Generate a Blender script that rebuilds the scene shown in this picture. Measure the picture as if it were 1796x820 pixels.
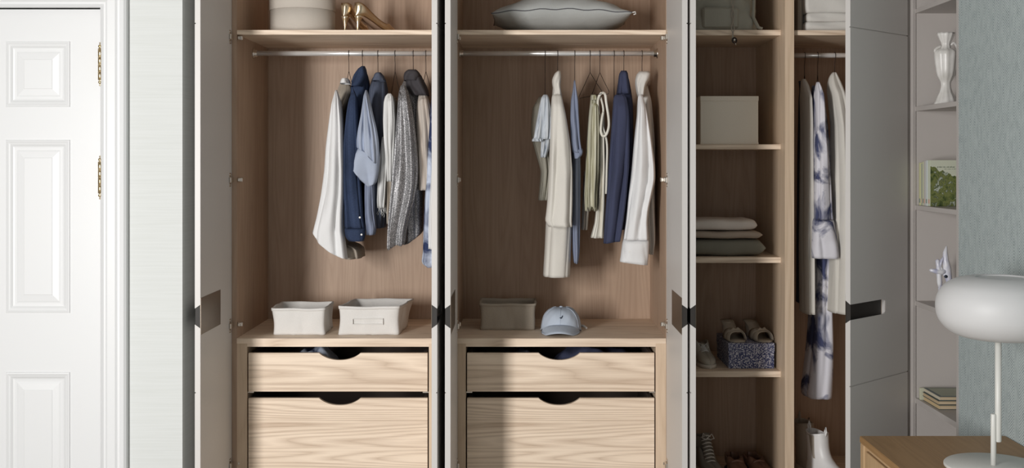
import bpy, math, random
from mathutils import Vector
R = math.radians
sin, cos, pi = math.sin, math.cos, math.pi
scene = bpy.context.scene
col = scene.collection
for o in list(bpy.data.objects):
    bpy.data.objects.remove(o)

# ---------------------------------------------------------------- camera
F = 1942.0; VX = 915.0; VY = 281.0; D = 4.854; CZ = 1.68
cam = bpy.data.cameras.new('camera')
cam.sensor_fit = 'HORIZONTAL'; cam.sensor_width = 36.0
cam.lens = F / 1796.0 * 36.0
cam.shift_x = (898.0 - VX) / 1796.0
cam.shift_y = (VY - 410.0) / 1796.0
cam.clip_start = 0.05
co = bpy.data.objects.new('camera', cam); col.objects.link(co)
co.location = (0, -D, CZ); co.rotation_euler = (pi / 2, 0, 0)
scene.camera = co

# ---------------------------------------------------------------- light
w = bpy.data.worlds.new('world'); scene.world = w; w.use_nodes = True
w.node_tree.nodes['Background'].inputs[0].default_value = (0.93, 0.97, 1.0, 1)
w.node_tree.nodes['Background'].inputs[1].default_value = 0.05
def area(name, loc, target, sx, sy, power, colr):
    l = bpy.data.lights.new(name, 'AREA'); l.shape = 'RECTANGLE'; l.size = sx; l.size_y = sy
    l.energy = power; l.color = colr
    o = bpy.data.objects.new(name, l); col.objects.link(o); o.location = loc
    o.rotation_euler = (Vector(target) - Vector(loc)).to_track_quat('-Z', 'Y').to_euler()
    return o
area('window_daylight', (-2.24, -4.58, 1.60), (0.6, 0.0, 0.70), 0.5, 1.7, 188, (1.0, 0.985, 0.97))
area('front_fill_light', (-1.1, -7.6, 1.6), (0.3, 0.0, 1.0), 1.6, 2.0, 30, (1.0, 0.99, 0.98))  # added soft frontal fill for the shadowed fronts, source unseen
scene.view_settings.view_transform = 'Standard'
scene.view_settings.look = 'None'
scene.view_settings.exposure = 0.0
scene.view_settings.gamma = 1.0
scene.view_settings.use_curve_mapping = False

# ---------------------------------------------------------------- helpers
def PX(px, Y): return (px - VX) * (D + Y) / F
def PZ(py, Y): return CZ - (py - VY) * (D + Y) / F
def S(Y): return F / (D + Y)

def tag(o, label=None, cat=None, group=None, kind=None):
    if label: o['label'] = label
    if cat: o['category'] = cat
    if group: o['group'] = group
    if kind: o['kind'] = kind
    return o
def empty(name, loc, label=None, cat=None, group=None, kind=None):
    o = bpy.data.objects.new(name, None); col.objects.link(o); o.location = loc
    o.empty_display_size = 0.05
    return tag(o, label, cat, group, kind)

class MB:
    def __init__(s, xf=None): s.v = []; s.f = []; s.sm = []; s.xf = xf
    def add(s, vs, fs, smooth=False):
        b = len(s.v); s.v += [tuple(v) for v in vs]
        for f in fs: s.f.append([i + b for i in f]); s.sm.append(smooth)
        return s
    def box(s, x0, x1, y0, y1, z0, z1, b=0.0):
        if b <= 0:
            vs = [(x, y, z) for x in (x0, x1) for y in (y0, y1) for z in (z0, z1)]
            return s.add(vs, [(0,1,3,2),(4,6,7,5),(0,4,5,1),(2,3,7,6),(0,2,6,4),(1,5,7,3)])
        # chamfered box
        vs = []; idx = {}
        for ix, x in enumerate((x0, x1)):
            for iy, y in enumerate((y0, y1)):
                for iz, z in enumerate((z0, z1)):
                    dx = b if ix == 0 else -b; dy = b if iy == 0 else -b; dz = b if iz == 0 else -b
                    for a, p in enumerate(((x, y + dy, z + dz), (x + dx, y, z + dz), (x + dx, y + dy, z))):
                        idx[(ix, iy, iz, a)] = len(vs); vs.append(p)
        I = idx; fs = []
        fs.append([I[(0,0,0,0)], I[(0,0,1,0)], I[(0,1,1,0)], I[(0,1,0,0)]])
        fs.append([I[(1,0,0,0)], I[(1,1,0,0)], I[(1,1,1,0)], I[(1,0,1,0)]])
        fs.append([I[(0,0,0,1)], I[(1,0,0,1)], I[(1,0,1,1)], I[(0,0,1,1)]])
        fs.append([I[(0,1,0,1)], I[(0,1,1,1)], I[(1,1,1,1)], I[(1,1,0,1)]])
        fs.append([I[(0,0,0,2)], I[(0,1,0,2)], I[(1,1,0,2)], I[(1,0,0,2)]])
        fs.append([I[(0,0,1,2)], I[(1,0,1,2)], I[(1,1,1,2)], I[(0,1,1,2)]])
        for ix in (0, 1):
            for iy in (0, 1):
                fs.append([I[(ix,iy,0,0)], I[(ix,iy,1,0)], I[(ix,iy,1,1)], I[(ix,iy,0,1)]])
        for ix in (0, 1):
            for iz in (0, 1):
                fs.append([I[(ix,0,iz,0)], I[(ix,1,iz,0)], I[(ix,1,iz,2)], I[(ix,0,iz,2)]])
        for iy in (0, 1):
            for iz in (0, 1):
                fs.append([I[(0,iy,iz,1)], I[(1,iy,iz,1)], I[(1,iy,iz,2)], I[(0,iy,iz,2)]])
        for ix in (0, 1):
            for iy in (0, 1):
                for iz in (0, 1): fs.append([I[(ix,iy,iz,0)], I[(ix,iy,iz,1)], I[(ix,iy,iz,2)]])
        return s.add(vs, fs)
    def loft(s, rings, cap0=True, cap1=True, closed=True, smooth=True, loop=False):
        n = len(rings[0]); vs = [p for r in rings for p in r]; fs = []
        m = len(rings)
        for i in range(m if loop else m - 1):
            a = i * n; b = ((i + 1) % m) * n
            for j in range(n if closed else n - 1):
                k = (j + 1) % n; fs.append((a + j, a + k, b + k, b + j))
        s.add(vs, fs, smooth)
        if not loop:
            if cap0: s.f.append([len(s.v) - len(vs) + j for j in range(n)][::-1]); s.sm.append(False)
            if cap1: s.f.append([len(s.v) - n + j for j in range(n)]); s.sm.append(False)
        return s
    def lathe(s, c, prof, n=32, axis='z', smooth=True, cap0=True, cap1=True):
        rings = []
        for r, h in prof:
            ring = []
            for i in range(n):
                a = 2 * pi * i / n
                if axis == 'z': ring.append((c[0] + r*cos(a), c[1] + r*sin(a), c[2] + h))
                elif axis == 'y': ring.append((c[0] + r*cos(a), c[1] + h, c[2] + r*sin(a)))
                else: ring.append((c[0] + h, c[1] + r*cos(a), c[2] + r*sin(a)))
            rings.append(ring)
        return s.loft(rings, cap0, cap1, smooth=smooth)
    def tube(s, pts, r, n=8, cap=True):
        pts = [Vector(p) for p in pts]; rings = []; up = None
        for i, p in enumerate(pts):
            t = (pts[min(i+1, len(pts)-1)] - pts[max(i-1, 0)]).normalized()
            if up is None:
                up = Vector((0, 0, 1)) if abs(t.z) < .9 else Vector((1, 0, 0))
            a = t.cross(up).normalized(); up = a.cross(t).normalized()
            rr = r[i] if isinstance(r, (list, tuple)) else r
            rings.append([p + a*cos(2*pi*j/n)*rr + up*sin(2*pi*j/n)*rr for j in range(n)])
        return s.loft(rings, cap, cap)
    def prism(s, poly, axis, a0, a1):
        """poly of 2D points extruded along axis between a0 and a1"""
        def mk(p, a):
            if axis == 'y': return (p[0], a, p[1])
            if axis == 'x': return (a, p[0], p[1])
            return (p[0], p[1], a)
        n = len(poly); vs = [mk(p, a0) for p in poly] + [mk(p, a1) for p in poly]
        fs = [list(range(n)), list(range(n, 2*n))[::-1]] + [(i, i+n, (i+1) % n + n, (i+1) % n) for i in range(n)]
        return s.add(vs, fs)
    def build(s, name, m, parent=None, loc=None, bevel=0):
        vs = [Vector(s.xf(v)) if s.xf else Vector(v) for v in s.v]
        if parent is not None:
            L = Vector((0, 0, 0)); p = parent
            while p is not None: L = L + Vector(p.location); p = p.parent
        elif loc is not None: L = Vector(loc)
        else:
            xs = [v.x for v in vs]; ys = [v.y for v in vs]; zs = [v.z for v in vs]
            L = Vector(((min(xs)+max(xs))/2, (min(ys)+max(ys))/2, min(zs)))
        me = bpy.data.meshes.new(name)
        me.from_pydata([tuple(v - L) for v in vs], [], s.f)
        me.polygons.foreach_set('use_smooth', s.sm)
        me.materials.append(m); me.update()
        import bmesh
        bm = bmesh.new(); bm.from_mesh(me); bmesh.ops.recalc_face_normals(bm, faces=bm.faces); bm.to_mesh(me); bm.free()
        o = bpy.data.objects.new(name, me); col.objects.link(o)
        if parent is not None: o.parent = parent
        else: o.location = L
        if bevel:
            md = o.modifiers.new('bevel', 'BEVEL'); md.width = bevel; md.segments = 2; md.limit_method = 'ANGLE'; md.angle_limit = R(50)
        return o
def bx(name, m, parent, *a, b=0.0): return MB().box(*a, b=b).build(name, m, parent)

# ---------------------------------------------------------------- materials
def newmat(name, colr=(.8,.8,.8), rough=.6, metal=0.0, spec=.5):
    m = bpy.data.materials.new(name); m.use_nodes = True
    b = m.node_tree.nodes['Principled BSDF']
    b.inputs['Base Color'].default_value = (*colr, 1); b.inputs['Roughness'].default_value = rough
    b.inputs['Metallic'].default_value = metal; b.inputs['Specular IOR Level'].default_value = spec
    return m
def nd(m, t, **kw):
    n = m.node_tree.nodes.new(t)
    for k, v in kw.items(): setattr(n, k, v)
    return n
def ln(m, a, b): m.node_tree.links.new(a, b)
def coords(m, scale, src='Object', rot=(0,0,0), loc=(0,0,0)):
    t = nd(m, 'ShaderNodeTexCoord'); mp = nd(m, 'ShaderNodeMapping')
    mp.inputs['Scale'].default_value = scale; mp.inputs['Rotation'].default_value = rot; mp.inputs['Location'].default_value = loc
    ln(m, t.outputs[src], mp.inputs[0]); return mp.outputs[0]
def ramp(m, fac, stops):
    r = nd(m, 'ShaderNodeValToRGB'); e = r.color_ramp.elements
    while len(e) < len(stops): e.new(.5)
    for i, (p, c) in enumerate(stops): e[i].position = p; e[i].color = (*c, 1)
    ln(m, fac, r.inputs[0]); return r.outputs[0]
def noise(m, vec, scale=1, detail=3, rough=.5, dist=0):
    n = nd(m, 'ShaderNodeTexNoise'); n.inputs['Scale'].default_value = scale; n.inputs['Detail'].default_value = detail
    n.inputs['Roughness'].default_value = rough; n.inputs['Distortion'].default_value = dist
    ln(m, vec, n.inputs['Vector']); return n.outputs['Fac']
def math_(m, op, a, b=None):
    n = nd(m, 'ShaderNodeMath', operation=op)
    for i, x in enumerate((a, b)):
        if x is None: continue
        if isinstance(x, (int, float)): n.inputs[i].default_value = x
        else: ln(m, x, n.inputs[i])
    return n.outputs[0]
def bump(m, h, strength=.3, dist=.002):
    b = nd(m, 'ShaderNodeBump'); b.inputs['Strength'].default_value = strength; b.inputs['Distance'].default_value = dist
    ln(m, h, b.inputs['Height']); ln(m, b.outputs[0], m.node_tree.nodes['Principled BSDF'].inputs['Normal'])
def base(m, sock): ln(m, sock, m.node_tree.nodes['Principled BSDF'].inputs['Base Color'])

def oak(name, grain, c0, c1, rough=.5, fig=.20):
    """grain = 0,1,2: axis along which the grain runs"""
    m = newmat(name, c1, rough, spec=.35)
    sc = [8.0, 8.0, 8.0]; sc[grain] = .55
    v = coords(m, sc)
    n1 = noise(m, v, 1.0, 1.5, .4, .15)
    k = math_(m, 'PINGPONG', math_(m, 'MULTIPLY', n1, 34.0), 1.0)
    sc2 = [190.0, 190.0, 190.0]; sc2[grain] = 5.0
    n2 = noise(m, coords(m, sc2), 1.0, 3, .6)
    sc3 = [14.0, 14.0, 14.0]; sc3[grain] = .6
    n3 = noise(m, coords(m, sc3), 1.0, 3, .6)
    f = math_(m, 'ADD', math_(m, 'MULTIPLY', math_(m, 'POWER', k, .6), fig), math_(m, 'ADD', math_(m, 'MULTIPLY', n2, .45), math_(m, 'MULTIPLY', n3, .45)))
    base(m, ramp(m, f, [(.22, c0), (.80, c1)]))
    bump(m, n2, .15, .001)
    return m
M = {}
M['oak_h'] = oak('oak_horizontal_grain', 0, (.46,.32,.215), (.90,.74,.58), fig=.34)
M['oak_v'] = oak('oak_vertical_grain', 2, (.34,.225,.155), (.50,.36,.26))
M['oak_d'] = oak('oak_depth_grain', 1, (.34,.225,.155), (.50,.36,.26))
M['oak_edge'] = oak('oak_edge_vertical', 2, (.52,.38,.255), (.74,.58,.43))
M['desk'] = oak('desk_oak', 1, (.26,.145,.06), (.40,.24,.11), .45)
M['desk_v'] = oak('desk_oak_upright', 2, (.42,.27,.14), (.58,.40,.23), .45)
M['paint'] = newmat('door_paint', (.63,.605,.58), .45)
M['white_paint'] = newmat('white_paint', (.70,.705,.705), .4)
M['case_paint'] = newmat('bookcase_paint', (.50,.465,.44), .5)
M['metal'] = newmat('nickel', (.72,.68,.62), .25, 1.0)
M['chrome'] = newmat('chrome', (.96,.96,.95), .25, .55)
M['bronze'] = newmat('bronze_plate', (.20,.165,.13), .35, .85)
M['dark'] = newmat('recess_shade', (.022,.018,.015), .6)
M['inner'] = newmat('drawer_shade_tone', (.085,.06,.048), .8)  # darkened colour stands for the shade inside the drawers
M['wire'] = newmat('dark_wire', (.035,.025,.022), .4, .6)
m = newmat('brass', (.72,.55,.30), .3, 1.0); base(m, ramp(m, noise(m, coords(m, (60,60,60)), 1, 3), [(.35, (.45,.32,.16)), (.65, (.78,.62,.38))])); M['brass'] = m
# textured white wall covering
m = newmat('grasscloth_white', (.84,.845,.83), .8, spec=.2)
n = noise(m, coords(m, (3, 3, 160)), 1, 3, .6)
base(m, ramp(m, n, [(.3, (.615,.63,.61)), (.6, (.65,.665,.65))])); bump(m, n, .08, .001); M['wall'] = m
m = newmat('carpet_floor', (.36,.31,.26), .9); base(m, ramp(m, noise(m, coords(m, (60,60,60)), 1, 3), [(.3,(.26,.24,.22)),(.7,(.32,.30,.27))])); M['floor'] = m
M['ceiling'] = newmat('ceiling_white', (.8,.8,.79), .8)
# herringbone wallpaper (pattern lies in the wall's own Y/Z plane)
m = newmat('herringbone_wallpaper', (.4,.45,.45), .7, spec=.25)
t = nd(m, 'ShaderNodeTexCoord'); sp = nd(m, 'ShaderNodeSeparateXYZ'); ln(m, t.outputs['Object'], sp.inputs[0])
y = sp.outputs['Y']; z = sp.outputs['Z']
wob = math_(m, 'MULTIPLY', noise(m, coords(m, (40, 40, 25)), 1, 2), .006)
tri = math_(m, 'PINGPONG', math_(m, 'ADD', y, 20.0), .042)
ph = math_(m, 'ADD', math_(m, 'MULTIPLY', tri, .85), math_(m, 'ADD', z, wob))
line = math_(m, 'PINGPONG', math_(m, 'MULTIPLY', ph, 95.0), .5)
br = noise(m, coords(m, (70, 70, 30)), 1, 2)
lf = math_(m, 'ADD', math_(m, 'MULTIPLY', line, 1.5), math_(m, 'MULTIPLY', br, .5))
base(m, ramp(m, lf, [(.2, (.12,.145,.16)), (.45, (.39,.445,.45)), (.85, (.50,.56,.555))]))
M['paper'] = m

def fabric(name, c, rough=.9, var=.12, weave=420.0, b=.22, wr=3.5):
    m = newmat(name, c, rough, spec=.15)
    n1 = noise(m, coords(m, (9, 9, 5)), 1, 3)
    n2 = noise(m, coords(m, (weave, weave, weave)), 1, 2)
    f = math_(m, 'ADD', math_(m, 'MULTIPLY', n1, .6), math_(m, 'MULTIPLY', n2, .4))
    base(m, ramp(m, f, [(.3, tuple(x*(1-var) for x in c)), (.7, tuple(min(1, x*(1+var*.6)) for x in c))]))
    n3 = noise(m, coords(m, (15, 15, 5)), 1, 2, .45, .8)
    bump(m, math_(m, 'ADD', math_(m, 'MULTIPLY', n3, wr), n2), b*1.6, .002)
    return m
def stripes(name, ca, cb, k, lo=.35, hi=.6):
    m = newmat(name, ca, .9, spec=.1)
    n = noise(m, coords(m, (k, k, .8)), 1, 2, .5)
    base(m, ramp(m, n, [(lo, ca), (hi, cb)])); return m
def tiedye(name, white, blue, sc=7.0, lo=.47, hi=.62, off=0):
    m = newmat(name, white, .85, spec=.15)
    n = noise(m, coords(m, (sc*1.4, sc, sc), loc=(off, off, off)), 1, 4, .55, .8)
    base(m, ramp(m, n, [(lo, white), ((lo+hi)/2, tuple((a+b*1.4)/2.2 for a, b in zip(white, blue))), (hi, blue)])); return m
def speckle(name, ca, cb, sc, lo=.46, hi=.54, rough=.7, metal=0):
    m = newmat(name, ca, rough, metal)
    n = noise(m, coords(m, (sc, sc, sc)), 1, 3, .7)
    base(m, ramp(m, n, [(lo, ca), (hi, cb)])); return m
M['f_white'] = fabric('white_cotton', (.80,.80,.80), var=.05)
M['f_offwhite'] = fabric('offwhite_cotton', (.70,.68,.64), var=.06)
M['f_denim'] = fabric('indigo_denim', (.040,.058,.112), var=.45, weave=300)
M['f_slate'] = fabric('slate_cotton', (.10,.115,.16), var=.15)
M['f_sky'] = fabric('pale_blue_cotton', (.42,.47,.575), var=.08)
M['f_dusty'] = fabric('dusty_blue_cotton', (.25,.285,.385), var=.1)
M['f_cream'] = fabric('cream_linen', (.72,.69,.63), var=.06)
M['f_taupe'] = fabric('taupe_linen', (.42,.37,.31), var=.08)
M['f_navy'] = fabric('navy_cotton', (.058,.066,.118), var=.12)
M['f_beige'] = stripes('beige_gathered', (.42,.36,.31), (.62,.56,.50), 70)
M['f_greyruffle'] = stripes('blue_grey_gathered', (.42,.46,.52), (.62,.65,.68), 60)
M['f_olive'] = stripes('olive_pleats', (.30,.28,.17), (.60,.58,.46), 55)
M['f_ivory'] = stripes('ivory_pleats', (.66,.62,.52), (.80,.77,.69), 40)
M['f_ruffle'] = stripes('white_ruffle', (.55,.55,.53), (.85,.85,.84), 60)
M['f_lurex'] = speckle('grey_metallic_knit', (.10,.10,.105), (.55,.54,.55), 320, .47, .60, .45, .35)
M['f_leather'] = fabric('charcoal_lining', (.06,.055,.06), .7)
M['f_tiedye'] = tiedye('tie_dye', (.74,.73,.78), (.07,.08,.16))
M['f_tiedye2'] = tiedye('tie_dye_two', (.60,.66,.78), (.035,.05,.12), 6.0, .42, .58, 3.1)
M['f_basket'] = fabric('canvas_offwhite', (.74,.72,.69), var=.05, weave=260)
M['f_basket2'] = fabric('canvas_taupe', (.42,.36,.29), var=.08, weave=260)
M['f_pillow'] = fabric('grey_linen', (.43,.44,.43), var=.06, weave=300)
M['f_piping'] = fabric('dark_piping', (.10,.10,.11))
M['f_box'] = fabric('sand_box', (.84,.76,.65), var=.03, weave=300, wr=.2)
M['f_hatbox'] = fabric('grey_beige_box', (.56,.51,.45), var=.03, weave=300, wr=.3)
M['f_bag'] = fabric('grey_green_canvas', (.36,.345,.29), var=.1)
M['f_linen_a'] = fabric('folded_oat_linen', (.74,.67,.61), var=.08)
M['f_linen_b'] = fabric('folded_brown_linen', (.45,.37,.30), var=.08)
M['f_linen_c'] = fabric('folded_moss_linen', (.22,.21,.17), var=.08)
M['gold'] = newmat('gold_leather', (.72,.58,.40), .25, 1.0)
M['goldsole'] = newmat('dark_gold_sole', (.30,.2,.14), .5)
M['speckbox'] = speckle('blue_speckled_paper', (.03,.04,.13), (.60,.60,.66), 190, .50, .56)
M['cap'] = fabric('cap_blue', (.50,.56,.65), var=.05, wr=1.2)
M['ink'] = newmat('dark_stitching', (.02,.03,.05), .7)
M['mule'] = fabric('putty_suede', (.42,.36,.29))
M['sneaker'] = fabric('grey_canvas', (.42,.38,.32))
M['rubber'] = newmat('cream_rubber', (.55,.50,.43), .6)
M['loafer'] = newmat('brown_leather', (.20,.11,.075), .35)
M['insole'] = newmat('black_insole', (.015,.014,.016), .8)
M['boot'] = newmat('white_leather', (.78,.77,.76), .4)
M['bootgrey'] = fabric('grey_suede', (.24,.22,.19))
m = newmat('white_ceramic', (.76,.74,.71), .3); base(m, ramp(m, noise(m, coords(m, (12,12,12)), 1, 4), [(.3,(.62,.60,.56)),(.6,(.80,.78,.75))])); M['ceramic'] = m
m = newmat('blue_white_ceramic', (.72,.72,.78), .25); base(m, ramp(m, noise(m, coords(m, (30,30,14)), 1, 3), [(.35,(.45,.46,.62)),(.6,(.80,.80,.83))])); M['ceramic_b'] = m
m = newmat('opal_glass', (.66,.66,.66), .5); m.node_tree.nodes['Principled BSDF'].inputs['Subsurface Weight'].default_value = .25
m.node_tree.nodes['Principled BSDF'].inputs['Subsurface Radius'].default_value = (.05,.05,.05); M['opal'] = m
M['lampwhite'] = newmat('white_enamel', (.72,.72,.68), .4)
M['button'] = newmat('pearl_button', (.8,.78,.74), .3)
def paperm(name, c, r=.6): return newmat(name, c, r)
m = newmat('book_pages', (.60,.48,.33), .8); base(m, ramp(m, noise(m, coords(m, (5,5,700)), 1, 1), [(.35,(.42,.31,.18)),(.65,(.66,.54,.38))])); M['pages'] = m

# ================================================================ setting
WY = -0.513        # plane of the projecting wall on the left
tag(MB().box(-6, 5, -8, .62, -.02, 0).build('floor', M['floor']), kind='structure')
tag(MB().box(-6, 5, -1.6, .75, 2.9, 2.95).build('ceiling', M['ceiling']), kind='structure')
tag(MB().box(-1.40, 2.1, .62, .70, 0, 2.9).build('wall_back', M['wall']), kind='structure')
# projecting wall with its return beside the wardrobe; door opening left clear
doorR = PX(178, WY); doorT = PZ(14, WY); doorL = doorR - .86
mb = MB(); mb.box(doorR + .012, -1.33, WY, .62, 0, 2.9); mb.box(doorL - .012, doorR + .012, WY, .62, doorT + .012, 2.9)
mb.box(-6, doorL - .012, WY, .62, 0, 2.9); mb.box(doorL - .012, doorR + .012, WY + .12, .62, 0, doorT + .012)
tag(mb.build('wall_left', M['wall']), kind='structure')
# architrave (moulded) right leg and head
def architrave(name, pts, mitre_fn):
    pass
prof = [(0, 0), (0, .014), (.006, .020), (.014, .014), (.020, .014), (.030, .022), (.060, .022), (.068, .016), (.076, .016), (.082, .030), (.098, .034), (.106, .026), (.106, 0)]
W = .106
# path of the frame: up the right side, across the head, down the left side
x1 = doorR + .0005; x0 = doorL - .0005; zt = doorT + .0005
mb = MB(); rings = []
for cx, cz, dx, dz in ((x1, 0, 1, 0), (x1, zt, 1, 1), (x0, zt, -1, 1), (x0, 0, -1, 0)):
    rings.append([(cx + dx*a, WY - b, cz + dz*a) for a, b in prof])
mb.loft(rings, True, True, smooth=False)
tag(mb.build('trim_1', M['white_paint']), 'white moulded architrave framing the panelled door', kind='structure')
# panelled door
dr = empty('door_1', (doorR - .43, WY + .01, 0), 'white six-panel interior door with raised fielded panels', None, None, 'structure')
DF = WY + .012
def frame_ring(mb, x0, x1, z0, z1, steps):
    """steps: list of (inset, y)"""
    rings = [[(x0+i, y, z0+i), (x1-i, y, z0+i), (x1-i, y, z1-i), (x0+i, y, z1-i)] for i, y in steps]
    mb.loft(rings, False, True, smooth=False)
pw0 = PX(8, WY); pw1 = PX(121, WY)
pz = [(PZ(187, WY), PZ(72, WY)), (PZ(549, WY), PZ(245, WY)), (PZ(960, WY) , PZ(653, WY))]
pz[2] = (max(pz[2][0], .16), pz[2][1])
cols_ = [(pw0, pw1), (2*(doorR-.43) - pw1, 2*(doorR-.43) - pw0)]
mb = MB()
# stiles and rails as face pieces around the recesses
xs = sorted([doorL + .003, doorR - .003] + [a for c in cols_ for a in c])
zs = sorted([.008, doorT - .003] + [a for c in pz for a in c])
for i in range(len(xs)-1):
    for j in range(len(zs)-1):
        if i in (1, 3) and j in (1, 3, 5): continue
        mb.add([(xs[i], DF, zs[j]), (xs[i+1], DF, zs[j]), (xs[i+1], DF, zs[j+1]), (xs[i], DF, zs[j+1])], [(0,1,2,3)])
mb.box(doorL + .003, doorR - .003, DF + .02, DF + .045, .008, doorT - .003)
for a in ((doorL+.003, doorL+.004), (doorR-.004, doorR-.003)): mb.box(a[0], a[1], DF, DF+.02, .008, doorT-.003)
mb.box(doorL+.003, doorR-.003, DF, DF+.02, doorT-.004, doorT-.003)
mb.build('door_leaf', M['white_paint'], dr)
for c in cols_:
    for zz in pz:
        mb = MB(); g = DF
        frame_ring(mb, c[0], c[1], zz[0], zz[1], [(0, g), (.001, g-.004), (.007, g-.006), (.012, g-.003), (.018, g-.001), (.026, g+.005), (.032, g+.006), (.040, g+.006), (.046, g+.004), (.070, g+.001), (.072, g-.0005)])
        mb.build('door_panel', M['white_paint'], dr)
hinge_prof = [(.001, -.086), (.005, -.083), (.002, -.078), (.007, -.074), (.008, -.068), (.004, -.064), (.0085, -.061), (.0085, -.030), (.0075, -.029), (.0085, -.028), (.0085, -.001), (.0072, 0), (.0085, .001), (.0085, .028), (.0075, .029), (.0085, .030), (.0085, .061), (.004, .064), (.008, .068), (.007, .074), (.002, .078), (.005, .083), (.001, .086)]
for py in (113, 311):
    hz = PZ(py, WY)
    mb = MB(); mb.lathe((doorR, WY - .012, hz), [(r*1.05, h) for r, h in hinge_prof], 14)
    mb.build('hinge', M['brass'], dr)

# right-hand wall beyond the bookcase
BX = 1.725
BN = -0.464
tag(MB().box(BX, BX + .1, -8, BN - .02, 0, 2.9).build('wall_right', M['paper']), kind='structure')

# ================================================================ wardrobes
TOP = 2.80
T = .02            # panel thickness
DEP = .60
def oakbox(name, mat, parent, *a, **k): return bx(name, M[mat], parent, *a, **k)

def make_door(parent, hx, hy, ang, side, L=.474, hinge_z=(), light=False):
    """ang: direction of leaf from hinge; side=+1 outer normal is left of dir rotated +90, -1 otherwise"""
    dx, dy = cos(ang), sin(ang)
    nx, ny = (-dy, dx) if side > 0 else (dy, -dx)
    xf = lambda v: (hx + dx*v[0] + nx*v[1], hy + dy*v[0] + ny*v[1], v[2])   # v = (along, thickness outward, z)
    d = bpy.data.objects.new('door', None)
    th = .022; hc = CZ - .617; zb = .10; zt_ = TOP - .004
    zs_ = [zb, PZ(688, -D + 4.38), PZ(41, -D + 4.38), zt_]
    def plank(z0, z1, t0, t1, w0, w1, notch=False):
        mb = MB(xf)
        if not notch:
            mb.box(0, L, t0, t1, z0, z1); return mb
        # notch half-heights at t0 and t1
        rings = []
        for t, hh, ln_ in ((t0, w0, .292), (t1, w1, .286)):
            rings.append([(0, t, z0), (L, t, z0), (L, t, hc - hh), (L - ln_ + .01, t, hc - hh), (L - ln_, t, hc - hh + .01),
                          (L - ln_, t, hc + hh - .01), (L - ln_ + .01, t, hc + hh), (L, t, hc + hh), (L, t, z1), (0, t, z1)])
        mb.loft(rings, True, True, smooth=False)
        return mb
    leaf = plank(zb, zt_, 0, th - .004, .047, .034, True).build('door', M['paint'], parent)
    for i in range(3):
        g = .0022
        z0, z1 = zs_[i] + (g if i else 0), zs_[i+1] - (g if i < 2 else 0)
        plank(z0, z1, th - .004, th, .034, .0315, i == 1).build('door_panel', M['paint'], leaf)
    mb = MB(xf); mb.box(L - .290, L - .0015, -.0012, .0005, hc - .073, hc + .073)
    # dished finger pull behind the slot
    mb.build('handle', M['bronze'], leaf)
    mb = MB(xf); mb.add([(L-.285, .001, hc-.046), (L-.003, .001, hc-.046), (L-.003, .001, hc+.046), (L-.285, .001, hc+.046)], [(0,1,2,3)])
    mb.add([(L-.004, .001, hc-.0455), (L-.004, th-.001, hc-.031), (L-.004, th-.001, hc+.031), (L-.004, .001, hc+.0455)], [(0,1,2,3)])
    mb.build('finger_slot_shade', M['dark'], leaf)  # dark sheets stand in for the shade inside the finger slot
    for z in hinge_z:
        mb = MB(xf); 
        mb.box(.015, .045, -.0015, .0, z - .030, z + .030, .0005)
        mb.box(.006, .048, -.010, -.0015, z - .012, z + .012, .002)
        mb.lathe((.030, -.002, z - .022), [(.004, -.0015), (.004, .0015)], 8, 'y')
        mb.lathe((.030, -.002, z + .022), [(.004, -.0015), (.004, .0015)], 8, 'y')
        mb.build('hinge', M['metal'], leaf)
    return leaf
HZ = [PZ(66, 0), PZ(315, 0), PZ(569, 0), PZ(812, 0)]
def hinge_arm(parent, x, s, z):
    """cabinet-side arm of the concealed hinge, reaching into the case"""
    mb = MB(); mb.box(min(x, x+s*.022), max(x, x+s*.022), .008, .030, z-.010, z+.010, .003)
    mb.box(min(x+s*.004, x+s*.012), max(x+s*.004, x+s*.012), -.004, .05, z-.006, z+.006, .001)
    mb.build('hinge_arm', M['metal'], parent)

def cut_front(x0, x1, z0, z1, cx, hw, dp):
    """drawer front outline with a curved finger cut-out in its top edge"""
    pts = [(x0, z0), (x1, z0), (x1, z1)]
    n = 20
    for i in range(n + 1):
        u = 1 - 2*i/n
        pts.append((cx + u*hw, z1 - dp*(1 - abs(u)**2.2)**.9))
    pts.append((x0, z1))
    return pts

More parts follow.
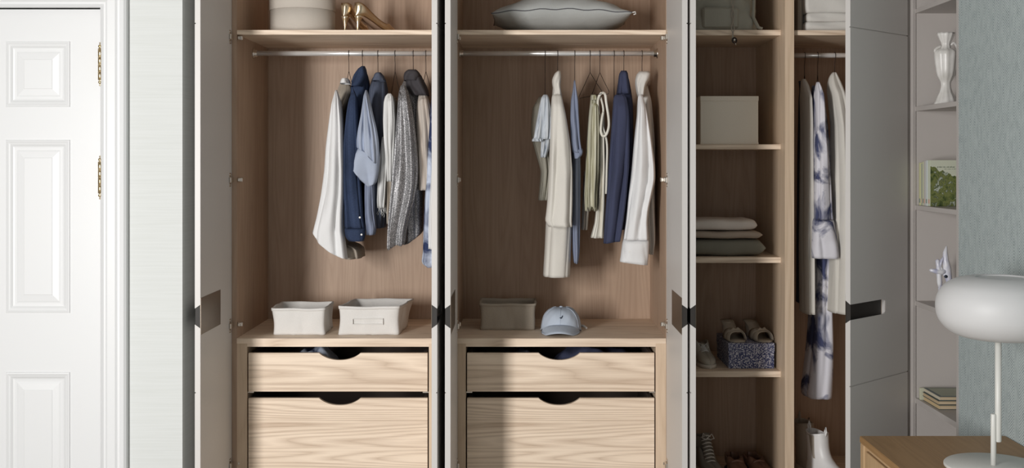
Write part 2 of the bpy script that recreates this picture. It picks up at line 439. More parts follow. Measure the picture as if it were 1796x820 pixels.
def double_unit(name, label, x0, x1, xi0, xi1, cutpx, rod0, doorA, doorB):
    """x0..x1 outer, xi0..xi1 inner faces of the side panels"""
    u = empty(name, ((x0+x1)/2, DEP/2, 0), label, 'wardrobe', None)
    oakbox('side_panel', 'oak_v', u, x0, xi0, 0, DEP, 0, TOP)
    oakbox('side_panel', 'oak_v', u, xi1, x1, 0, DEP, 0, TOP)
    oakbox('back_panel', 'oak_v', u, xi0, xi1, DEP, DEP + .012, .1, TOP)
    oakbox('top_panel', 'oak_h', u, xi0, xi1, 0, DEP, TOP - T, TOP)
    zs0 = PZ(60.5, 0); zs1 = PZ(52.5, 0)
    oakbox('shelf', 'oak_h', u, xi0, xi1, .002, DEP, zs0, zs1)
    zc1 = PZ(592.8, 0)
    oakbox('counter_top', 'oak_h', u, xi0, xi1, -.004, DEP, zc1 - .022, zc1)
    # drawer surround
    pw = .045
    a, b = xi0 + pw, xi1 - pw
    zr = PZ(607.5, 0)
    oakbox('drawer_surround', 'oak_edge', u, xi0, a, 0, DEP - .02, .1, zc1 - .022)
    oakbox('drawer_surround', 'oak_edge', u, b, xi1, 0, DEP - .02, .1, zc1 - .022)
    oakbox('rail', 'oak_h', u, a, b, 0.0, .04, zr, zc1 - .022)
    oakbox('base_panel', 'oak_h', u, xi0, xi1, 0, DEP, .08, .1)
    oakbox('plinth', 'oak_h', u, xi0, xi1, .05, .07, 0, .08)
    bx('drawer_shade_panel', M['inner'], u, a, b, DEP - .03, DEP - .02, .1, zc1 - .022)  # added panel, dark to stand for shade behind the drawers
    # drawers
    cx = PX(cutpx, 0); hw = 36.3/400
    for k, (yt, yb) in enumerate(((618.5, 686), (697.5, 893))):
        z1 = PZ(yt, 0); z0 = PZ(yb, 0)
        g = .0055
        mb = MB(); mb.prism(cut_front(a + g, b - g, z0, z1, cx, hw, .031), 'y', -.002, .018)
        d = mb.build('drawer', M['oak_h'], u, bevel=.0012)
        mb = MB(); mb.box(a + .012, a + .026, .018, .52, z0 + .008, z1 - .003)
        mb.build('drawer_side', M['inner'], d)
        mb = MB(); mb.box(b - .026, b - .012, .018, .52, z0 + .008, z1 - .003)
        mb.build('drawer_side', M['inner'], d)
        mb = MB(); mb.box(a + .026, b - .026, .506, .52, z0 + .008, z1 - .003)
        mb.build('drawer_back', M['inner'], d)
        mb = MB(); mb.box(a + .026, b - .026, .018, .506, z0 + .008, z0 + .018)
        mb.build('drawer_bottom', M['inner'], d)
        for s, xx in ((1, a), (-1, b)):
            mb = MB(); mb.box(min(xx + s*.001, xx + s*.028), max(xx + s*.001, xx + s*.028), .004, .45, z0 - .007, z0 - .001, .001)
            mb.lathe((xx + s*.022, .01, z0 - .004), [(.004, -.003), (.004, .003)], 10)
            mb.build('drawer_slide', M['metal'], d)
    # rail
    rz = PZ(93.7, .3)
    mb = MB(); rings = []
    for i in range(17):
        pass
    mb.lathe((xi0, .30, rz), [(.0115, .010), (.0115, xi1 - xi0 - .010)], 24, 'x')
    rod = mb.build('clothes_rail', M['chrome'], u)
    for xx, s in ((xi0, 1), (xi1, -1)):
        mb = MB(); mb.lathe((xx, .30, rz), [(.024, 0), (.024, s*.004), (.017, s*.006), (.017, s*.018), (.013, s*.019)], 24, 'x')
        mb.build('rail_bracket', M['metal'], rod)
    for dA in (doorA, doorB):
        hx, side = dA
        make_door(u, hx, -.002, -pi/2, side, hinge_z=HZ)
    for z in HZ:
        hinge_arm(u, xi0, 1, z); hinge_arm(u, xi1, -1, z)
    return u, rz, zc1, zs1

# door leaf: along -Y; outer normal: side>0 -> (-dy,dx) = (1,0)
XA0, XA1 = -1.275, -.322
uA, RZ, ZC, ZS = double_unit('wardrobe', 'open two-door oak wardrobe nearest the white panelled door', XA0, XA1, PX(415.5, 0), -.362, 596, 0, (-1.2705, -1), (-.356, 1))
XB0, XB1 = -.316, .664
uB, _, _, _ = double_unit('wardrobe', 'middle open oak wardrobe holding the pillow, navy shirt and blue cap', XB0, XB1, PX(799, 0), PX(1168, 0), 981, 0, (-.2815, -1), (.6340, 1))
# third unit: shelf column and hanging bay
XC0, XC1 = .668, 1.685
uC = empty('wardrobe', ((XC0+XC1)/2, DEP/2, 0), 'right oak wardrobe with narrow shelf column and half-open angled door', 'wardrobe')
PX0, PX1 = PX(1376.5, 0), PX(1392.5, 0)
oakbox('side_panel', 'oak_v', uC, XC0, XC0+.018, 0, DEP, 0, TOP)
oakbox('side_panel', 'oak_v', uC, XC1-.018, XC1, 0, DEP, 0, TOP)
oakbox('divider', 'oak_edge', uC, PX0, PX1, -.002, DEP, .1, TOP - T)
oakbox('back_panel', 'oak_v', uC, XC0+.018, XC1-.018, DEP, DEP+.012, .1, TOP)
oakbox('top_panel', 'oak_h', uC, XC0+.018, XC1-.018, 0, DEP, TOP-T, TOP)
zbot = PZ(845, .15)
oakbox('base_panel', 'oak_h', uC, XC0+.018, XC1-.018, 0.004, DEP, zbot - .02, zbot)
oakbox('kick_board', 'oak_h', uC, XC0+.018, XC1-.018, 0.004, .02, .0, zbot - .02)
SY = .08
colz = []
for yt, yb in ((52.5, 62), (253, 261.5), (451, 460.5), (650.5, 660.5)):
    z1, z0 = PZ(yt, SY), PZ(yb, SY)
    oakbox('shelf', 'oak_h', uC, XC0+.018, PX0, SY, DEP, z0, z1); colz.append(z1)
z1, z0 = PZ(53, .03), PZ(61.5, .03)
oakbox('shelf', 'oak_h', uC, PX1, XC1-.018, .03, DEP, z0, z1); ZSR = z1
RZC = PZ(97, .3)
mb = MB(); mb.lathe((PX1, .30, RZC), [(.0115, .006), (.0115, XC1-.018-PX1-.006)], 24, 'x')
rod = mb.build('clothes_rail', M['chrome'], uC)
for xx, s in ((PX1, 1), (XC1-.018, -1)):
    MB().lathe((xx, .30, RZC), [(.022, 0), (.022, s*.004), (.016, s*.006), (.016, s*.016)], 20, 'x').build('rail_bracket', M['metal'], rod)
make_door(uC, .662+.0265, -.002, -pi/2, -1, hinge_z=HZ)
make_door(uC, 1.6665, -.014, pi + math.atan2(.330, .349), 1, .478, hinge_z=HZ)
# scribe strip and bookcase at the wall
fil = empty('trim_2', (1.706, 0, 0), 'narrow painted upright between wardrobe and bookcase', kind='structure')
bx('upright', M['case_paint'], fil, 1.6905, 1.700, -.006, .05, 0, 2.9)
bx('upright', M['case_paint'], fil, 1.7008, 1.7155, -.010, .05, 0, 2.9)
bx('upright', M['case_paint'], fil, 1.7163, BX, -.006, .05, 0, 2.9)
bc = empty('bookcase', (BX + .13, BN/2, 0), 'pale built-in bookcase recessed beside the herringbone wallpaper', 'bookcase')
bx('end_panel', M['case_paint'], bc, BX, BX + .27, 0, .02, 0, 2.88)
bx('end_panel', M['case_paint'], bc, BX - .002, BX + .27, BN - .018, BN, 0, 2.88)
bx('back_panel', M['case_paint'], bc, BX + .25, BX + .27, BN, 0, 0, 2.88)
bsh = []
for yt, yb in ((16, 23.5), (187, 195), (359.5, 367.5), (527, 535.5), (697, 706)):
    z1, z0 = PZ(yt, 0), PZ(yb, 0); bsh.append(z1)
    bx('shelf', M['case_paint'], bc, BX + .001, BX + .25, BN, 0, z0, z1, b=.001)

# ================================================================ hangers and garments
def hanger(hpx, apy, rot, label, group, rz=None, yc=.30, span=.40, drop=.115):
    rz = RZ if rz is None else rz
    x = PX(hpx, yc); za = PZ(apy, yc)
    o = empty('clothes_hanger', (x, yc, za), label, 'hanger', group)
    # hook: over the rail, the wire loop lies in the plane across the rail
    rr = .0148
    pts = []
    for i in range(11):
        a = R(-60 + i*24)            # from back under side over top to front
        pts.append((x, yc + rr*cos(a), rz + rr*sin(a)))
    pts += [(x, yc - rr*.9, rz - .012), (x, yc - .004, rz - .032), (x, yc, rz - .045), (x, yc, za)]
    MB().tube(pts, .0014, 6).build('hook', M['wire'], o)
    c, s_ = cos(rot), sin(rot)
    fr = [(0, 0, 0)]
    for sgn in (-1, 1): pass
    def q(l, dz): return (x + s_*l, yc - c*l, za + dz)
    p = [q(0, 0), q(span*.25, -drop*.52), q(span*.46, -drop*.93), q(span*.5, -drop*1.03), q(span*.47, -drop*1.1),
         q(0, -drop*1.1), q(-span*.47, -drop*1.1), q(-span*.5, -drop*1.03), q(-span*.46, -drop*.93), q(-span*.25, -drop*.52), q(0, 0)]
    MB().tube(p, .0014, 6).build('frame', M['wire'], o)
    return o

def smoothrows(rows, step=5.0):
    out = []
    n = len(rows)
    tot = rows[-1][0] - rows[0][0]
    cnt = max(6, int(tot/step))
    for i in range(cnt + 1):
        y = rows[0][0] + tot*i/cnt
        k = 0
        while k < n-2 and rows[k+1][0] < y: k += 1
        a, b = rows[k], rows[k+1]
        t_ = (y - a[0])/max(1e-6, b[0]-a[0])
        p0 = rows[max(0, k-1)]; p3 = rows[min(n-1, k+2)]
        def h(j):
            m0 = (b[j]-p0[j])/max(1e-6, b[0]-p0[0])*(b[0]-a[0]); m1 = (p3[j]-a[j])/max(1e-6, p3[0]-a[0])*(b[0]-a[0])
            t2, t3 = t_*t_, t_*t_*t_
            return .4*((2*t3-3*t2+1)*a[j] + (t3-2*t2+t_)*m0 + (-2*t3+3*t2)*b[j] + (t3-t2)*m1) + .6*(a[j] + (b[j]-a[j])*t_)
        out.append((y, h(1), h(2), i/cnt))
    return out
def cloth(name, mat, parent, rows, yc, yh, k=7, amp=.004, seed=0, hem=0.0, n=84, ytop=None, scal=0.0, slant=0.0, hl=None):
    """hollow draped cloth tube; rows=(py, xl, xr) silhouette in photo pixels at depth yc"""
    rng = random.Random(seed)
    ph = [rng.uniform(0, 2*pi) for _ in range(6)]
    rr = smoothrows(rows); rings = []
    def ring(y, xl, xr, v, inset=0.0, dz=0.0):
        cx = (PX(xl, yc) + PX(xr, yc))/2; hx = max(.0015, abs(PX(xr, yc) - PX(xl, yc))/2 - inset)
        hy0 = yh if ytop is None else ytop + (yh - ytop)*min(1, v*3)**.7
        hy = max(.002, hy0*min(1, .25 + v*9) - inset)
        z = PZ(y, yc) + dz
        A = amp*min(1, .15 + v*1.6)
        A = min(A, hx*.55)
        pts = []
        for j in range(n):
            th = 2*pi*j/n
            c_, s_ = cos(th), sin(th)
            p = .75
            bxx = math.copysign(abs(c_)**p, c_); byy = math.copysign(abs(s_)**p, s_)
            d = A*(1.5*(2*abs(sin((k*th + ph[0] + 1.6*sin(2.2*v+ph[3]))/2))**.8 - 1.25) + .5*sin((k*2-3)*th + ph[1] - 2.5*v) + .5*sin(3*th + ph[2] + 6*v) + .35*sin(9*v*2 + 2*th + ph[4]))
            # ridges: keep the silhouette, move mostly in depth
            sx = 1 - .0*abs(bxx)
            x = cx + (hx - abs(d)*.25)*bxx*sx + d*.25*c_
            yy = yc + slant*v + hy*byy + d*s_*1.5
            zz = z - hem*(x - cx)*max(0, v-.75)*4 + scal*sin(k*th+ph[0])*max(0, v-.85)*6
            if hl:
                pxx = VX + x*F/(D + yc)
                q = 0
                while q < len(hl) - 2 and hl[q+1][0] < pxx: q += 1
                ta = max(0, min(1, (pxx - hl[q][0])/(hl[q+1][0] - hl[q][0])))
                zz = max(zz, PZ(hl[q][1] + (hl[q+1][1] - hl[q][1])*ta, yc))
            pts.append((x, yy, zz))
        return pts
    for (y, xl, xr, v) in rr: rings.append(ring(y, xl, xr, v))
    y, xl, xr, v = rr[-1]
    rings.append(ring(y, xl, xr, v, .0022, .0006))
    j = max(0, len(rr) - 8)
    y2, xl2, xr2, v2 = rr[j]
    for q in range(len(rr)-2, j, -1):
        rings.append(ring(*rr[q], .0028))
    mb = MB(); mb.loft(rings, True, False)
    return mb.build(name, M[mat], parent)

GA = 'clothes hanging in the left wardrobe'
def garment(name, hpx, topy, label, cat):
    return empty(name, (PX(hpx, .30), .30, PZ(topy, .30)), label, cat)
def buttons(parent, pts, Y, r=.0045):
    for px, py in pts:
        MB().lathe((PX(px, Y), Y, PZ(py, Y)), [(r*.9, .003), (r, .0015), (r, -.001), (r*.7, -.002), (r*.55, -.0008)], 12, 'y').build('button', M['button'], parent)

# ---- left wardrobe
hl = [(612, 125, R(17), 'black wire hanger under the long white shirt in left wardrobe'),
      (636, 118, R(2), 'black wire hanger holding the indigo denim shirt'),
      (663, 127, R(3), 'black wire hanger holding the puff-sleeved blue blouse'),
      (693, 125, R(13), 'bare triangular wire hanger with the white ruffled top below it'),
      (725, 123, R(3), 'black wire hanger holding the glittery grey shirt'),
      (747, 125, R(13), 'triangular wire hanger above the beige gathered top')]
for a in hl: hanger(a[0], a[1], a[2]*(1 if a[0] in (693, 747) else 1.7), a[3], None, drop=.115, span=.40 if a[0] in (693, 747) else (.16 if a[0] == 612 else .05))
g = garment('shirt', 612, 138, 'long white shirt with full sleeve, leftmost in the left wardrobe', 'shirt')
cloth('body', 'f_taupe', g, [(139,602,609),(146,597,613),(160,592,620),(200,588,606),(300,588,604),(400,594,604),(422,597,610),(432,600,634),(440,602,637),(450,604,638)], .33, .13, 6, .006, 2, ytop=.04)  # white shirt body coloured taupe for the shade behind the sleeve
cloth('sleeve', 'f_white', g, [(158,588.5,591),(180,583,598),(220,577,602),(260,572,603.5),(300,569.5,604.5),(340,564,604.5),(380,556,603),(404,550,603),(425,549,606),(455,549,610)], .155, .055, 6, .006, 3, hl=[(548,400),(551,408),(562,424),(578,438),(594,448),(610,453)])
cloth('collar', 'f_white', g, [(137,603,610),(141,599,613),(147,597,614)], .22, .06, 3, .002, 4)
g = garment('denim_shirt', 636, 117, 'indigo denim shirt with white buttons at its cuff', 'shirt')
cloth('body', 'f_denim', g, [(121,631,640),(132,624,645),(150,617,648),(200,614,642),(300,612,643),(380,612,642),(405,612,640)], .33, .12, 6, .005, 5, ytop=.05)
s = cloth('sleeve', 'f_denim', g, [(163,617,623),(172,613,626),(200,608,628),(250,603,630),(300,602,632),(350,603,635),(380,604.5,637),(399,605,640)], .16, .045, 6, .004, 6)
cloth('cuff', 'f_denim', g, [(398,604.5,640),(408,605,640.5),(416,607,640),(422,613,638)], .158, .047, 4, .002, 7)
cloth('collar', 'f_denim', g, [(116,634,640),(122,628,642),(132,621,644),(144,617,640),(152,616,634)], .235, .05, 3, .003, 8)
buttons(g, [(631, 381), (634, 411)], .098)
g = garment('blouse', 663, 127, 'pale blue blouse with gathered puff sleeve and wide cuff', 'blouse')
cloth('body', 'f_slate', g, [(129,659,669),(138,653,676),(160,648,680),(200,646,680),(300,645,678),(380,644,678),(398,645,676)], .34, .11, 8, .006, 9, ytop=.05)  # body and collar painted slate to stand for their shade
cloth('lit_lower_body', 'f_dusty', g, [(300,641,656),(330,640,656.5),(370,640,657),(400,642,660),(411,643,658)], .20, .04, 5, .004, 10)  # lower body in lighter blue, its light painted into the colour
cloth('sleeve', 'f_sky', g, [(158,641,643.5),(170,638.5,647),(200,634,654),(225,629,660),(245,626,663.5),(256,626,664.5),(268,628,665),(292,636,664)], .15, .05, 11, .006, 11, hl=[(624,258),(634,262),(644,268),(652,279),(658,285),(667,291)])
cloth('cuff', 'f_sky', g, [(256,629,662),(264,625.5,665),(275,620,666),(285,616,665.5),(300,616,664),(328,616,659)], .156, .046, 3, .004, 12, hl=[(615,285),(622,299),(634,315),(648,327),(655,324),(668,312)])
cloth('collar', 'f_slate', g, [(127,660,668),(133,656,673),(142,653,676)], .24, .05, 3, .002, 13)
g = garment('ruffled_top', 693, 164, 'short white ruffled top with narrow sleeve below a bare hanger', 'top')
cloth('sleeve', 'f_ruffle', g, [(164,680,686),(168,676,689),(180,673,692),(210,672,694),(240,673,693.5),(270,676,692),(300,678,690.5),(318,679,690)], .17, .035, 9, .004, 14)
cloth('body', 'f_taupe', g, [(166,680,688),(175,676,696),(230,680,698),(300,681,697),(360,680,694),(390,681,691)], .34, .11, 8, .006, 15, ytop=.1)
g = garment('frayed_scarf', 676, 240, 'pale grey fringed cloth hanging behind the blue cuff', 'scarf')
cloth('cloth', 'f_ruffle', g, [(240,670,679),(280,666,680),(320,662,678),(350,661,676),(364,662,675)], .23, .03, 7, .004, 16)
mb = MB(); rng = random.Random(5)
for i in range(26):
    x = PX(662 + 13*i/25, .21); zz = PZ(362, .21); l = rng.uniform(.02, .05)
    mb.tube([(x, .205 + rng.uniform(0,.05), zz+.006), (x + rng.uniform(-.004,.004), .205+rng.uniform(0,.05), zz - l*.5), (x + rng.uniform(-.008,.008), .21+rng.uniform(0,.05), zz - l)], .0009, 4)
tag(mb.build('fringe', M['f_ruffle'], g), kind='stuff')
g = garment('metallic_shirt', 725, 124, 'glittery dark grey shirt with stand collar in left wardrobe', 'shirt')
cloth('body', 'f_lurex', g, [(133,712,740),(150,705,742),(180,702,744),(250,705,744),(320,708,743),(380,708,742),(405,708,742),(430,708,741)], .33, .115, 7, .006, 17, ytop=.06, hl=[(704,424),(713,427),(722,423),(733,414),(744,402)])
cloth('yoke', 'f_leather', g, [(131,714,738),(142,712,744),(155,713,750),(168,722,753)], .24, .05, 5, .003, 18)
cloth('sleeve', 'f_lurex', g, [(150,703,711),(160,700,716),(180,698,721),(210,696,726),(250,692.5,730.5),(290,689,733),(320,687,732),(350,684,727),(380,681.5,719),(405,680,713),(440,679,710)], .15, .055, 6, .007, 19, hl=[(678,430),(682,438),(688,434),(697,428),(706,430),(714,420)])
cloth('collar', 'f_leather', g, [(122,716,730),(127,710,736),(134,708,738),(142,709,735)], .235, .055, 4, .003, 20)
g = garment('gathered_top', 747, 163, 'beige gathered top partly hidden behind the wardrobe door edge', 'top')
cloth('body', 'f_beige', g, [(163,737,745),(168,734,750),(190,731,757),(230,731,762),(290,733,764),(333,735,765)], .24, .06, 10, .005, 21)
g = garment('tie_dye_shirt', 755, 235, 'blue and white tie-dye shirt at the right end of the left rail', 'shirt')
cloth('body', 'f_tiedye2', g, [(172,757,766),(235,752,771),(270,750,772),(320,747,772),(380,744,772),(440,742,772),(460,740,771),(467,748,774)], .22, .06, 5, .005, 22, hem=0)
cloth('sleeve', 'f_white', g, [(190,764,772),(300,757,773),(380,752,773),(436,751.5,773)], .11, .03, 5, .004, 23)
hanger(767, 130, R(3), 'wire hanger almost hidden behind the door edge, holding the tie-dye shirt', None, span=.14)

# ---- middle wardrobe
hb = [(956, 128, R(0), 'straight wire hanger holding the short blue-grey ruffled top'),
      (978, 128, R(1), 'wire hanger holding the long cream shirt dress'),
      (1008, 138, R(0), 'wire hanger holding the narrow dusty blue blouse'),
      (1035, 127, R(12), 'triangular wire hanger above the olive pleated skirt'),
      (1052, 127, R(8), 'narrower triangular wire hanger above the ivory strappy dress'),
      (1077, 150, R(0), 'straight wire hanger between the ivory dress and navy shirt'),
      (1094, 126, R(1), 'wire hanger holding the navy shirt'),
      (1126, 126, R(4), 'wire hanger holding the white shirt nearest the right door')]
for a in hb: hanger(a[0], a[1], a[2], a[3], None, drop=.10, span=.40 if a[0] in (1035, 1052) else .05)
g = garment('short_blouse', 956, 167, 'short blue-grey gathered blouse, leftmost in the middle wardrobe', 'blouse')
cloth('body', 'f_bag', g, [(170,945,957),(190,934,962),(230,931,966),(250,934,966),(300,948,966),(350,944,962)], .36, .10, 9, .005, 31, ytop=.08)
s = cloth('sleeve', 'f_greyruffle', g, [(166,953,960),(172,949,963),(190,945,966),(220,939.5,968),(240,936,968),(244,935,967)], .17, .035, 9, .005, 32)
cloth('ruffle', 'f_greyruffle', g, [(242,935,953),(245,933,953),(248,933,952)], .168, .034, 12, .004, 33)
cloth('lower_ruffle', 'f_greyruffle', g, [(240,949,965),(260,948.5,963),(276,948,958)], .19, .02, 7, .004, 34)
g = garment('shirt_dress', 978, 126, 'long cream shirt dress with wide sleeve and upright collar', 'dress')
cloth('body', 'f_cream', g, [(150,970,983),(200,966,990),(300,962,998),(380,958,1002),(395,957,1003),(430,955.5,1001.5),(482,952.5,999.5)], .30, .12, 5, .004, 35, ytop=.05)
cloth('sleeve', 'f_cream', g, [(166,969,984),(172,967.5,986),(200,966,992),(250,964,1000),(300,962.5,1004),(350,960,1004),(375,957.5,1003.5),(386,956,1003),(397,962,1003.5)], .145, .055, 5, .0045, 36)
cloth('collar', 'f_cream', g, [(124,978,983),(130,972,984),(140,968,984),(150,969,983),(160,971,984),(170,969,985)], .22, .05, 3, .003, 37)
g = garment('blue_blouse', 1008, 141, 'narrow dusty blue blouse with rolled sleeve', 'blouse')
cloth('body', 'f_dusty', g, [(160,1004,1012),(220,1003,1016),(300,1003,1018),(400,1003,1017),(440,1004,1016),(459,1006,1013)], .28, .09, 5, .004, 38, ytop=.04)
cloth('sleeve', 'f_dusty', g, [(141,1006.5,1009),(158,1004.5,1011),(175,1001.5,1014),(210,1000,1016),(245,1001,1018),(262,1003,1020),(268,1005,1021)], .17, .035, 5, .004, 39)
cloth('cuff', 'f_dusty', g, [(260,1006,1021),(266,1006,1022),(273,1006.5,1020),(278,1007,1014)], .168, .037, 3, .002, 40)
g = garment('pleated_skirt', 1035, 167, 'olive and cream pleated skirt hanging in narrow folds', 'skirt')
cloth('waist', 'f_olive', g, [(166,1037,1046),(169,1036,1047),(176,1036,1048)], .22, .045, 6, .002, 41)
cloth('pleats', 'f_olive', g, [(172,1036,1048),(200,1033,1051),(250,1029,1052),(300,1027,1051),(340,1025,1048),(366,1026,1047)], .22, .05, 10, .006, 42, scal=.012)
cloth('lining', 'f_beige', g, [(300,1024,1044),(360,1021,1034),(402,1019,1030)], .33, .05, 7, .004, 43)
g = garment('strappy_dress', 1052, 162, 'ivory dress with looped strap beside the navy shirt', 'dress')
cloth('body', 'f_ivory', g, [(200,1049,1060),(250,1050,1062),(300,1049,1063),(350,1047,1061),(390,1043,1060),(412,1037,1060),(416,1036,1060)], .27, .06, 6, .004, 44)
ya = .17
def strap(pts, r=.006):
    P_ = [Vector((PX(a, ya), ya + dy, PZ(b, ya))) for a, b, dy in pts]; Q = []
    for i in range(len(P_)-1):
        p0 = P_[max(0, i-1)]; p1 = P_[i]; p2 = P_[i+1]; p3 = P_[min(len(P_)-1, i+2)]
        for t_ in (0, .25, .5, .75): Q.append(.5*(2*p1 + (p2-p0)*t_ + (2*p0-5*p1+4*p2-p3)*t_**2 + (3*p1-p0-3*p2+p3)*t_**3))
    MB().tube(Q + [P_[-1]], r, 10).build('strap', M['f_ivory'], g)
strap([(1051,200,.03),(1049,180,.02),(1051,168,.0),(1056,163,-.01),(1061,166,-.01),(1063,180,-.01),(1067,205,-.01),(1067.5,222,-.01),(1063,236,-.01),(1057,238,0),(1054,228,.01),(1056,210,.02),(1059,196,.03)])
strap([(1054,170,.02),(1059,190,.03),(1058,220,.03),(1063,238,.02),(1066,260,.03),(1065,300,.03),(1064,340,.03)], .005)
g = garment('navy_shirt', 1094, 126, 'plain navy blue shirt between ivory dress and white shirt', 'shirt')
cloth('body', 'f_navy', g, [(138,1085,1103),(150,1083,1105),(180,1080,1109),(250,1078,1110),(300,1076,1108),(360,1074,1106),(400,1074,1104)], .33, .11, 5, .006, 45, ytop=.05)
cloth('sleeve', 'f_navy', g, [(166,1079,1094),(172,1076,1099),(200,1074,1103),(250,1070.5,1104),(300,1067,1103),(350,1063.5,1098),(400,1060,1092),(424,1058.5,1088)], .15, .05, 5, .006, 46, hem=-.15)
cloth('collar', 'f_navy', g, [(124,1089,1099),(130,1086,1101),(145,1084,1103),(165,1082,1104)], .235, .05, 4, .003, 47)
mb = MB(); yy = .098
mb.prism([(PX(1080, yy), PZ(408, yy)), (PX(1084, yy), PZ(388, yy)), (PX(1086, yy), PZ(390, yy)), (PX(1084, yy), PZ(409, yy))], 'y', yy - .001, yy + .002)
g = garment('white_shirt', 1126, 125, 'crisp white shirt with buttoned cuff, rightmost in the middle wardrobe', 'shirt')
cloth('body', 'f_offwhite', g, [(150,1122,1136),(180,1122,1142),(250,1124,1147),(320,1128,1147),(380,1130,1147),(420,1132,1147),(443,1135,1143)], .33, .11, 5, .005, 48, ytop=.05)
cloth('sleeve', 'f_white', g, [(166,1120,1126),(172,1118.5,1129),(200,1117,1135),(250,1112,1143),(290,1108.5,1148.5),(315,1106,1149),(345,1102,1143),(370,1099.5,1138),(390,1097.5,1136.5),(420,1093,1138)], .145, .05, 5, .007, 49)
cloth('cuff', 'f_white', g, [(418,1093,1138),(430,1091,1138.5),(450,1088.5,1137),(461,1087,1135.5)], .143, .050, 4, .002, 50, hem=.12)
cloth('collar', 'f_offwhite', g, [(125,1121,1139),(129,1117,1141),(138,1114,1139),(148,1114,1134),(158,1116,1131),(170,1119,1129)], .23, .05, 4, .003, 51)
buttons(g, [(1104, 441)], .092, .004)

# ---- right bay
for hpx, lab in ((1411, 'dark wire hanger holding the narrow beige coat'), (1434, 'dark wire hanger holding the long tie-dye dress'), (1464, 'dark wire hanger holding the cream coat')):
    hanger(hpx, 130, R(1), lab, None, rz=RZC, drop=.09, span=.05)
g = garment('long_coat', 1411, 140, 'narrow beige long coat hanging beside the oak divider', 'coat')
cloth('body', 'f_cream', g, [(139,1406,1412),(150,1406,1417),(175,1408,1419),(220,1409,1421),(300,1408,1422),(420,1406,1423),(500,1406,1424),(547,1406.5,1424.5)], .24, .09, 5, .004, 61)
cloth('lining', 'f_slate', g, [(142,1401,1407),(160,1404,1412),(250,1402,1412),(400,1400,1410),(530,1399,1410)], .37, .06, 4, .003, 62)
g = garment('tie_dye_dress', 1434, 138, 'long blue and white tie-dye dress between two pale coats', 'dress')
cloth('body', 'f_tiedye', g, [(150,1424,1436),(180,1424,1444),(300,1425,1455),(430,1426,1455),(500,1425,1456),(545,1422,1455),(600,1418,1457),(650,1412,1457),(680,1408,1456),(692,1409,1455)], .32, .10, 5, .005, 63, ytop=.06)
cloth('sleeve', 'f_tiedye', g, [(144,1432,1437),(155,1430,1441),(175,1429,1445),(220,1429.5,1447),(260,1429,1451),(320,1428,1456),(360,1427.5,1458),(382,1427,1460),(384,1426.5,1460)], .14, .045, 5, .004, 64)
cloth('cuff', 'f_tiedye', g, [(383,1426.5,1461),(400,1425.5,1463.5),(425,1424,1468),(444,1423.5,1471),(452,1425,1470)], .138, .05, 4, .003, 65)
g = garment('cream_coat', 1464, 127, 'wide cream long coat hanging next to the angled door', 'coat')
cloth('body', 'f_cream', g, [(127,1460,1466),(134,1455,1470),(150,1452,1476),(180,1456,1482),(220,1460,1486),(260,1459,1489),(350,1458,1492),(480,1455,1493),(545,1453,1493)], .21, .11, 5, .006, 66, ytop=.05)

